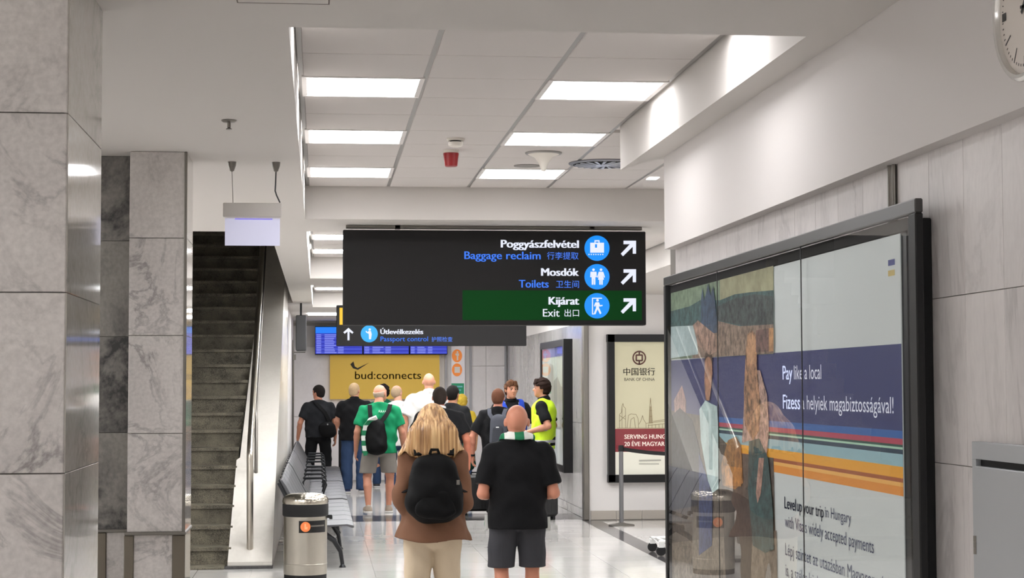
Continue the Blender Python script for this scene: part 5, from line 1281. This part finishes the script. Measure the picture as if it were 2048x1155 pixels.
# ---- bald man with the striped scarf -------------------------------------------------------------
xb, yb_, Hb = place(1034, 13.4), 13.4, 1.665
GSH = cloth('grey_shorts', (58, 58, 62), .6)
t, q = person('bald man in black polo shirt and grey shorts wearing a green and white scarf', xb, yb_, Hb, w=1.12, belly=.01, vox=.008, skn=(190, 128, 103), head=1.10,
              el=(-.160, -.045, .615), wr=(-.10, .10, .60), er=(.160, -.045, .615), wrr=(.10, .10, .60), feet=(-.01, .05), sp=.088,
              top=dict(name='polo_shirt', mat=BLKP, hem=.458, flare=1.04, sleeve=.80, cuff=.043, ease=.018, fold=.008, neck=.862),
              bottom=dict(kind='shorts', name='shorts', mat=GSH, end=.283, r=.050, ease=.016), shoe=(70, 66, 62))
def scarf_mat(name, axis=0):
    m, N, L, p = new_mat(name)
    tc = N.new('ShaderNodeTexCoord'); sp = N.new('ShaderNodeSeparateXYZ'); L.new(tc.outputs['Object'], sp.inputs[0])
    a = N.new('ShaderNodeMath'); a.operation = 'ADD'; a.inputs[1].default_value = 10.037; L.new(sp.outputs[axis], a.inputs[0])
    b = N.new('ShaderNodeMath'); b.operation = 'MODULO'; b.inputs[1].default_value = .144; L.new(a.outputs[0], b.inputs[0])
    c = N.new('ShaderNodeMath'); c.operation = 'GREATER_THAN'; c.inputs[1].default_value = .072; L.new(b.outputs[0], c.inputs[0])
    mx = N.new('ShaderNodeMix'); mx.data_type = 'RGBA'; mx.inputs[6].default_value = srgb(212, 214, 208); mx.inputs[7].default_value = srgb(24, 110, 72)
    L.new(c.outputs[0], mx.inputs[0]); L.new(mx.outputs[2], p.inputs['Base Color']); p.inputs['Roughness'].default_value = .9
    return m
SCM = scarf_mat('scarf_knit')
g = SDF((-.22, -.20, 1.36), (.22, .16, 1.58), .006); z0 = .862*Hb
g.cone((0, -.012, z0-.01), (0, -.004, z0+.042), .104, .068, 0, S=(1.06, 1, 1)); g.cone((0, -.012, z0-.05), (0, 0, z0+.06), .085, .052, op='s')
g.cone((-.085, -.02, z0-.0), (-.115, .10, z0-.10), .036, .034, .01, S=(1.3, 1, 1)); g.cone((.085, -.02, z0-.0), (.115, .10, z0-.10), .036, .034, .01, S=(1.3, 1, 1))
g.cut(lambda x, y, z: (z0-.014-.0*x-z-.22*(y+.06)*0+0*y-.5*np.clip(y, 0, 1)).astype(f32)); g.cut(lambda x, y, z: (z-z0-.045+0*x+0*y).astype(f32)); g.wrinkle(.003, 2, 0)
g.mesh('scarf', SCM, t, 1)
# scarf end showing at the hip
strap('scarf_end', [(-.215, .02, .86), (-.222, .02, .80), (-.218, .02, .755)], .05, .012, SCM, t)
strap('scarf_end', [(.228, .03, .84), (.232, .03, .78), (.228, .03, .74)], .04, .012, SCM, t)

# ---- man in the green shirt ---------------------------------------------------------------------
yg = 25.9; Hg = 1.84
GREEN = cloth('green_jersey', (20, 128, 84), .3, .06); LGR = cloth('light_grey_shorts', (136, 130, 124), .5)
t, q = person('man in a green football shirt and light grey shorts carrying a black backpack', place(758, yg), yg, Hg, rz=.05, w=1.16, belly=.01, yaw=-.75, nod=-.25, skn=(189, 132, 108), vox=.0095,
              er=(.178, -.01, .635), wrr=(.20, .05, .49), feet=(-.06, .12), sp=.115, headoff=(.012, .01),
              top=dict(name='football_shirt', mat=GREEN, hem=.47, sleeve=.72, ease=.022, fold=.010, cuff=.044), bottom=dict(kind='shorts', name='shorts', mat=LGR, end=.315, r=.052, ease=.02),
              shoe=(150, 136, 122), hair=dict(kind='band', col=(168, 148, 132), top=.022))
text('shirt_lettering', 'LAZIO', M('jersey_white', (225, 235, 228), .8), None, (-.05, -.178, 1.455), (1, 0, 0), (0, 0, 1), .17, .035, .01) if False else None
lt = M('jersey_white', (225, 235, 228), .8)
for i_, (x0_, z0_, w_, h_) in enumerate(((-.02, 1.445, .022, .034), (.008, 1.443, .026, .034), (.04, 1.445, .022, .03), (.068, 1.447, .018, .03))):
    o = local(MB().prism([(x0_, -.172, z0_), (x0_+w_*.3, -.176, z0_+h_), (x0_+w_*.6, -.176, z0_+h_), (x0_+w_, -.172, z0_), (x0_+w_*.5, -.174, z0_+h_*.5)], (0, .03, 0)), 'shirt_print', lt, t)
bp = worn('backpack', 'black backpack slung low over the green football shirt', 'backpack', t)
g = SDF((-.42, -.52, .70), (.25, .05, 1.42), .009)
g.cone((-.07, -.21, 1.25), (-.055, -.24, .98), .12, .14, .03, S=(1.15, .85, 1)); g.wrinkle(.006, 1, 3); g.mesh('bag', BLKB, bp)
for s, pts in ((1, [(.0, -.24, 1.30), (.08, -.20, 1.40), (.13, -.15, 1.48), (.155, -.06, 1.555), (.15, .05, 1.55), (.12, .14, 1.44), (.10, .17, 1.3)]), (-1, [(-.13, -.20, 1.30), (-.14, -.16, 1.45), (-.14, -.08, 1.55), (-.14, .05, 1.545), (-.13, .14, 1.42)])):
    strap('shoulder_strap', pts, .06, .014, BLKB, bp)
sf = worn('scarf', 'green and white knitted scarf tied to the black backpack of the green-shirted man', 'scarf', t)
sm2 = scarf_mat('scarf_knit_upright', 2)
strap('knit', [(-.06, -.345, 1.38), (-.15, -.325, 1.345), (-.215, -.27, 1.26), (-.245, -.25, 1.1), (-.23, -.25, .95), (-.21, -.25, .84)], .055, .03, sm2, sf)

# ---- others of the queue --------------------------------------------------------------------------
JEANS = cloth('blue_jeans', (48, 66, 96), .5, .2); BLKTR = cloth('black_trousers', (16, 16, 18))
t, q = person('man in black with dark hair and a shoulder bag walking beyond the bench', place(637, 32.3), 32.3, 1.83, rz=.12, w=1.10, yaw=.85, skn=(176, 121, 96),
              el=(-.18, -.02, .64), wr=(-.195, .03, .495), feet=(.06, -.06), sp=.10, face=True,
              top=dict(name='t_shirt', mat=cloth('charcoal_cotton', (30, 31, 34)), hem=.50, sleeve=.70, ease=.02, fold=.008, cuff=.042), bottom=dict(kind='trousers', name='trousers', mat=BLKTR, rk=.044, r=.036, ease=.014), shoe=(22, 22, 24),
              hair=dict(kind='short', col=(30, 26, 24), th=.009))
sb = worn('shoulder_bag', 'black shoulder bag across the back of the man beyond the bench', 'bag', t)
g = SDF((-.12, -.40, .80), (.42, .0, 1.28), .010); g.cone((.13, -.20, 1.10), (.15, -.20, 1.00), .10, .10, .0, S=(1.5, .7, 1)); g.cut(lambda x, y, z: (np.maximum(z-1.19, .90-z)+0*x+0*y).astype(f32)); g.mesh('bag', BLKB, sb)
strap('strap', [(.18, -.19, 1.18), (.10, -.18, 1.35), (-.02, -.15, 1.48), (-.09, -.06, 1.555), (-.10, .05, 1.53), (-.05, .15, 1.40)], .06, .012, BLKB, sb)
local(MB().lathe([(.014, 0), (.012, -.006)], (.13, -.275, 1.15), 14, 'y'), 'clasp', M('silver_clasp', (210, 210, 210), .3, .9), sb)
t, q = person('pale-haired man in a black polo shirt and blue jeans with blue shoes', place(709, 31), 31, 1.87, w=1.10, yaw=-.5, skn=(195, 140, 115), el=(-.155, .02, .66), wr=(-.11, .08, .56), feet=(.02, -.05), sp=.085,
              top=dict(name='polo_shirt', mat=BLKP, hem=.48, sleeve=.72, ease=.022, fold=.008, collar=BLKP, cuff=.042), bottom=dict(kind='trousers', name='jeans', mat=JEANS, rk=.046, r=.040, ease=.016), shoe=(54, 58, 96),
              hair=dict(kind='short', col=(176, 150, 116), th=.004))
t, q = person('dark-haired man mostly hidden behind the man in the green shirt', place(766, 32.6), 32.6, 1.84, w=1.0, yaw=.7, skn=(182, 128, 101), feet=(.03, -.03), face=True, vox=.011,
              top=dict(name='t_shirt', mat=cloth('dark_green_cotton', (24, 92, 66)), hem=.49, sleeve=.7), bottom=dict(kind='trousers', name='trousers', mat=JEANS), shoe=(60, 60, 64), hair=dict(kind='mop', col=(26, 22, 20)))
t, q = person('grey-haired man in a white T-shirt just right of the green football shirt', place(796, 29.2), 29.2, 1.83, w=1.0, yaw=-.6, skn=(199, 147, 123), feet=(-.03, .05), vox=.011, headoff=(-.01, 0),
              top=dict(name='t_shirt', mat=cloth('white_cotton', (206, 204, 202), .3, .03), hem=.47, sleeve=.70, ease=.022, cuff=.042), bottom=dict(kind='trousers', name='jeans', mat=JEANS, r=.038), shoe=(60, 64, 84), hair=dict(kind='band', col=(160, 138, 112), top=.05))
yb1 = worn('carrier_bag', 'bright yellow bag hanging beside the white T-shirt', 'bag', t)
g = SDF((.10, -.2, .95), (.36, .2, 1.36), .009); g.cone((.225, 0, 1.28), (.235, 0, 1.08), .03, .055, .0, S=(1, 1.3, 1)); g.wrinkle(.006, 1.5, 1); g.mesh('bag', cloth('yellow_bag', (222, 214, 40)), yb1)
t, q = person('very tall bald man in a loose white shirt rising above the queue', place(858, 28), 28, 2.02, w=1.20, skn=(200, 144, 118), feet=(.02, -.02), head=.97, vox=.011, el=(-.185, -.02, .66), er=(.185, -.02, .66),
              top=dict(name='shirt', mat=cloth('white_linen', (204, 202, 199), .3, .04), hem=.46, sleeve=.85, ease=.045, fold=.014, cuff=.05, collar=cloth('white_linen', (204, 202, 199), .3, .04)), bottom=dict(kind='trousers', name='trousers', mat=cloth('khaki', (150, 140, 118)), r=.038), shoe=(70, 66, 60))
t, q = person('broad dark-haired man in a black T-shirt behind the blonde woman', place(879, 22), 22, 1.80, w=1.22, belly=.01, rz=-.12, yaw=.1, skn=(171, 103, 79), feet=(.03, -.03), vox=.0095, er=(.185, -.02, .645), wrr=(.195, .04, .50), head=1.0,
              top=dict(name='t_shirt', mat=BLKT, hem=.47, sleeve=.72, ease=.022, fold=.009, cuff=.044, collar=cloth('white_cotton', (206, 204, 202))), bottom=dict(kind='trousers', name='trousers', mat=BLKTR, r=.038), shoe=(40, 40, 42), hair=dict(kind='short', col=(44, 36, 32), th=.005))
t, q = person('man with short dark hair in a black top and dark backpack near the orange discs', place(905, 26.2), 26.2, 1.82, w=.98, rz=-.45, yaw=-.1, skn=(178, 123, 94), feet=(.03, -.03), vox=.011,
              top=dict(name='t_shirt', mat=cloth('black_cotton_far', (24, 24, 26)), hem=.48, sleeve=.95, ease=.025, cuff=.042), bottom=dict(kind='trousers', name='trousers', mat=BLKTR), shoe=(40, 40, 42), hair=dict(kind='short', col=(26, 23, 22), th=.006))
bp = worn('backpack', 'dark backpack of the short-haired man near the orange discs', 'backpack', t)
g = SDF((-.25, -.45, .85), (.25, .0, 1.55), .011); g.cone((0, -.19, 1.36), (0, -.20, 1.08), .10, .12, .0, S=(1.3, .8, 1)); g.mesh('bag', cloth('dark_navy', (26, 26, 34)), bp)
t, q = person('short fair-haired person in yellow standing by the green wall panel', place(924, 31), 31, 1.66, w=.95, skn=(191, 140, 103), feet=(.02, -.02), vox=.012, top=dict(name='t_shirt', mat=cloth('mustard', (196, 168, 52)), hem=.47, sleeve=.7), bottom=dict(kind='trousers', name='trousers', mat=JEANS), hair=dict(kind='mop', col=(188, 158, 60)))
t, q = person('brown-haired man in a black T-shirt with a grey backpack and wristwatch', place(996, 25), 25, 1.77, w=1.10, rz=-.22, yaw=-.1, skn=(187, 124, 101), feet=(.02, -.04), vox=.009, el=(-.20, -.02, .63), wr=(-.205, .02, .475),
              top=dict(name='t_shirt', mat=BLKT, hem=.49, sleeve=.80, ease=.02, fold=.009, cuff=.043), bottom=dict(kind='trousers', name='trousers', mat=BLKTR), shoe=(30, 30, 32), hair=dict(kind='short', col=(96, 62, 46), th=.007))
w_ = q['WR'][-1]*.93+q['EL'][-1]*.07; d_ = q['WR'][-1]-q['EL'][-1]; d_ /= np.linalg.norm(d_)
local(MB().tube([tuple(w_-d_*.014), tuple(w_+d_*.014)], .036, 16), 'watch_strap', BLACKM, t, True)
bp = worn('backpack', 'grey backpack on the brown-haired man facing the staff', 'backpack', t)
g = SDF((-.22, -.45, .85), (.28, .0, 1.55), .009); g.cone((.03, -.19, 1.33), (.03, -.20, 1.06), .10, .11, .0, S=(1.15, .85, 1)); g.mesh('bag', cloth('grey_canvas', (74, 76, 84), .5), bp)
g = SDF((-.22, -.45, .85), (.28, .0, 1.55), .009); g.cone((.03, -.26, 1.22), (.03, -.27, 1.06), .06, .07, .0, S=(1.25, .7, 1)); g.mesh('front_pocket', cloth('grey_canvas_dark', (56, 58, 64), .5), bp)
for s in (-1, 1): strap('shoulder_strap', [(s*.075+.03, -.20, 1.36), (s*.10, -.15, 1.43), (s*.115, -.07, 1.495), (s*.12, .03, 1.50), (s*.12, .12, 1.40)], .055, .014, MATS['grey_canvas'], bp)
local(MB().box(.01, .05, -.325, -.315, 1.245, 1.258), 'logo_patch', M('patch_white', (215, 215, 215), .6), bp)
# ---- two members of staff -------------------------------------------------------------------------
VB = cloth('blue_vest', (36, 66, 168), .3); VY = M('hi_vis_yellow', (206, 240, 40), .7, bump=.3, bscale=120, var=.05)
def band(mat, t, q, z, name='reflective_band', w=1.0, ease=.03, hh=.022):
    H = q['H']; g = SDF(np.array((-.3, -.25, z-.05)), np.array((.3, .25, z+.05)), .008)
    g.cone((0, -.004, z-.2), (0, -.004, z+.2), .077*H+ease, .079*H+ease, 0, S=(1.42*w, 1, 1)); g.cut(lambda x, y, zz: (np.abs(zz-z)-hh+0*x+0*y).astype(f32)); return g.mesh(name, mat, t)
RF = M('reflective_grey', (176, 176, 184), .4)
t, q = person('staff member with parted brown hair in a blue vest facing the camera', place(1022, 27), 27, 1.885, rz=math.pi+.12, w=1.05, yaw=.12, skn=(191, 135, 108), face=True, vox=.008, er=(.19, -.02, .66), wrr=(.15, .07, .55), el=(-.21, -.02, .66), wr=(-.15, .07, .58),
              top=dict(name='polo_shirt', mat=BLKT, hem=.47, sleeve=.82, ease=.014, cuff=.04, collar=BLKT), bottom=dict(kind='trousers', name='trousers', mat=BLKTR), shoe=(30, 30, 32), hair=dict(kind='fringe', col=(88, 58, 40), th=.011, line=(.038, .018)))
def vest(mat, q, t, hem, open_, w, name='vest'):
    H = q['H']; g = SDF(q['lo'], q['hi'], .009)
    g.cone(np.array((0, -.004, .60))*H, np.array((0, -.006, .765))*H, .078*H+.02, .083*H+.02, .02, (1.36*w, 1, 1)).cone(np.array((0, 0, hem-.03))*H, np.array((0, 0, .62))*H, .078*H+.022, .078*H+.02, .03, (1.34*w, 1, 1))
    g.cone(np.array((-.075, -.005, .815))*H, np.array((.075, -.005, .815))*H, .038*H+.012, .038*H+.012, .02)
    g.wrinkle(.006, 1, 4); g.cut(lambda x, y, z: (hem*H-z+0*x+0*y).astype(f32)); g.cut(lambda x, y, z: (np.abs(x)-.098*H*w-np.clip(.74*H-z, 0, .1)*.9+0*y).astype(f32)); g.cut(lambda x, y, z: (z-.86*H+0*x+0*y).astype(f32))
    g.cut(lambda x, y, z: (-np.maximum(-y+.01, np.abs(x)-open_-.35*np.clip(z-.74*H, 0, 1))+0*z).astype(f32))
    return g.mesh(name, mat, t)
vest(VB, q, t, .52, .05, 1.05)
for s in (-1, 1): strap('reflective_stripe', [(s*.135, .148, 1.15), (s*.135, .152, 1.32), (s*.13, .135, 1.46), (s*.125, .09, 1.535), (s*.12, .0, 1.60), (s*.12, -.07, 1.585)], .045, .006, RF, t)
t, q = person('staff member in a yellow high-visibility vest standing in profile', place(1086, 25.9), 25.9, 1.91, rz=1.25, w=.98, yaw=.25, nod=-.05, skn=(193, 137, 111), face=True, vox=.008, el=(-.16, -.07, .65), wr=(-.06, .115, .60), er=(.165, -.05, .65), wrr=(.07, .12, .58), feet=(.03, -.03),
              top=dict(name='polo_shirt', mat=BLKT, hem=.50, sleeve=.78, ease=.014, cuff=.042, collar=BLKT), bottom=dict(kind='trousers', name='trousers', mat=BLKTR), shoe=(26, 26, 28), hair=dict(kind='fringe', col=(40, 27, 22), th=.014, line=(.03, .012), seed=3.0))
vest(VY, q, t, .475, .03, .98)
band(RF, t, q, 1.19, w=.98, ease=.024); band(RF, t, q, 1.02, w=.95, ease=.024)
# luggage of the people on the right
sx = at(1101, 1040, Z=0)
suitcase('small black suitcase on the floor right of the bald man', sx.x, sx.y+.2, .22, .34, .42, M('case_black', (14, 14, 15), .45), group=None)
rb = thing('travel_bag', 'soft red travel bag lying on the small black suitcase', 'bag', (sx.x-.05, sx.y+.15, .44))
g = SDF((-.2, -.25, -.05), (.2, .25, .4), .008); g.cone((0, -.06, .11), (0, .08, .11), .085, .085, 0, S=(1, 1, 1.25)); g.wrinkle(.008, 1.6, 2); g.mesh('bag', cloth('red_nylon', (150, 26, 46), .4), rb)
gb = at(944, 935, Y=25.3)
gt = thing('travel_bag', 'dark green soft bag standing on the large black suitcase', 'bag', (gb.x-.03, 25.62, .6))
g = SDF((-.25, -.2, -.02), (.25, .2, .60), .009); g.cone((0, 0, .12), (0, 0, .40), .10, .07, 0, S=(1.1, .8, 1)); g.wrinkle(.008, 1.4, 5); g.cut(lambda x, y, z: (-z+.012+0*x+0*y).astype(f32)); g.mesh('bag', cloth('dark_green_nylon', (28, 66, 56), .4), gt)
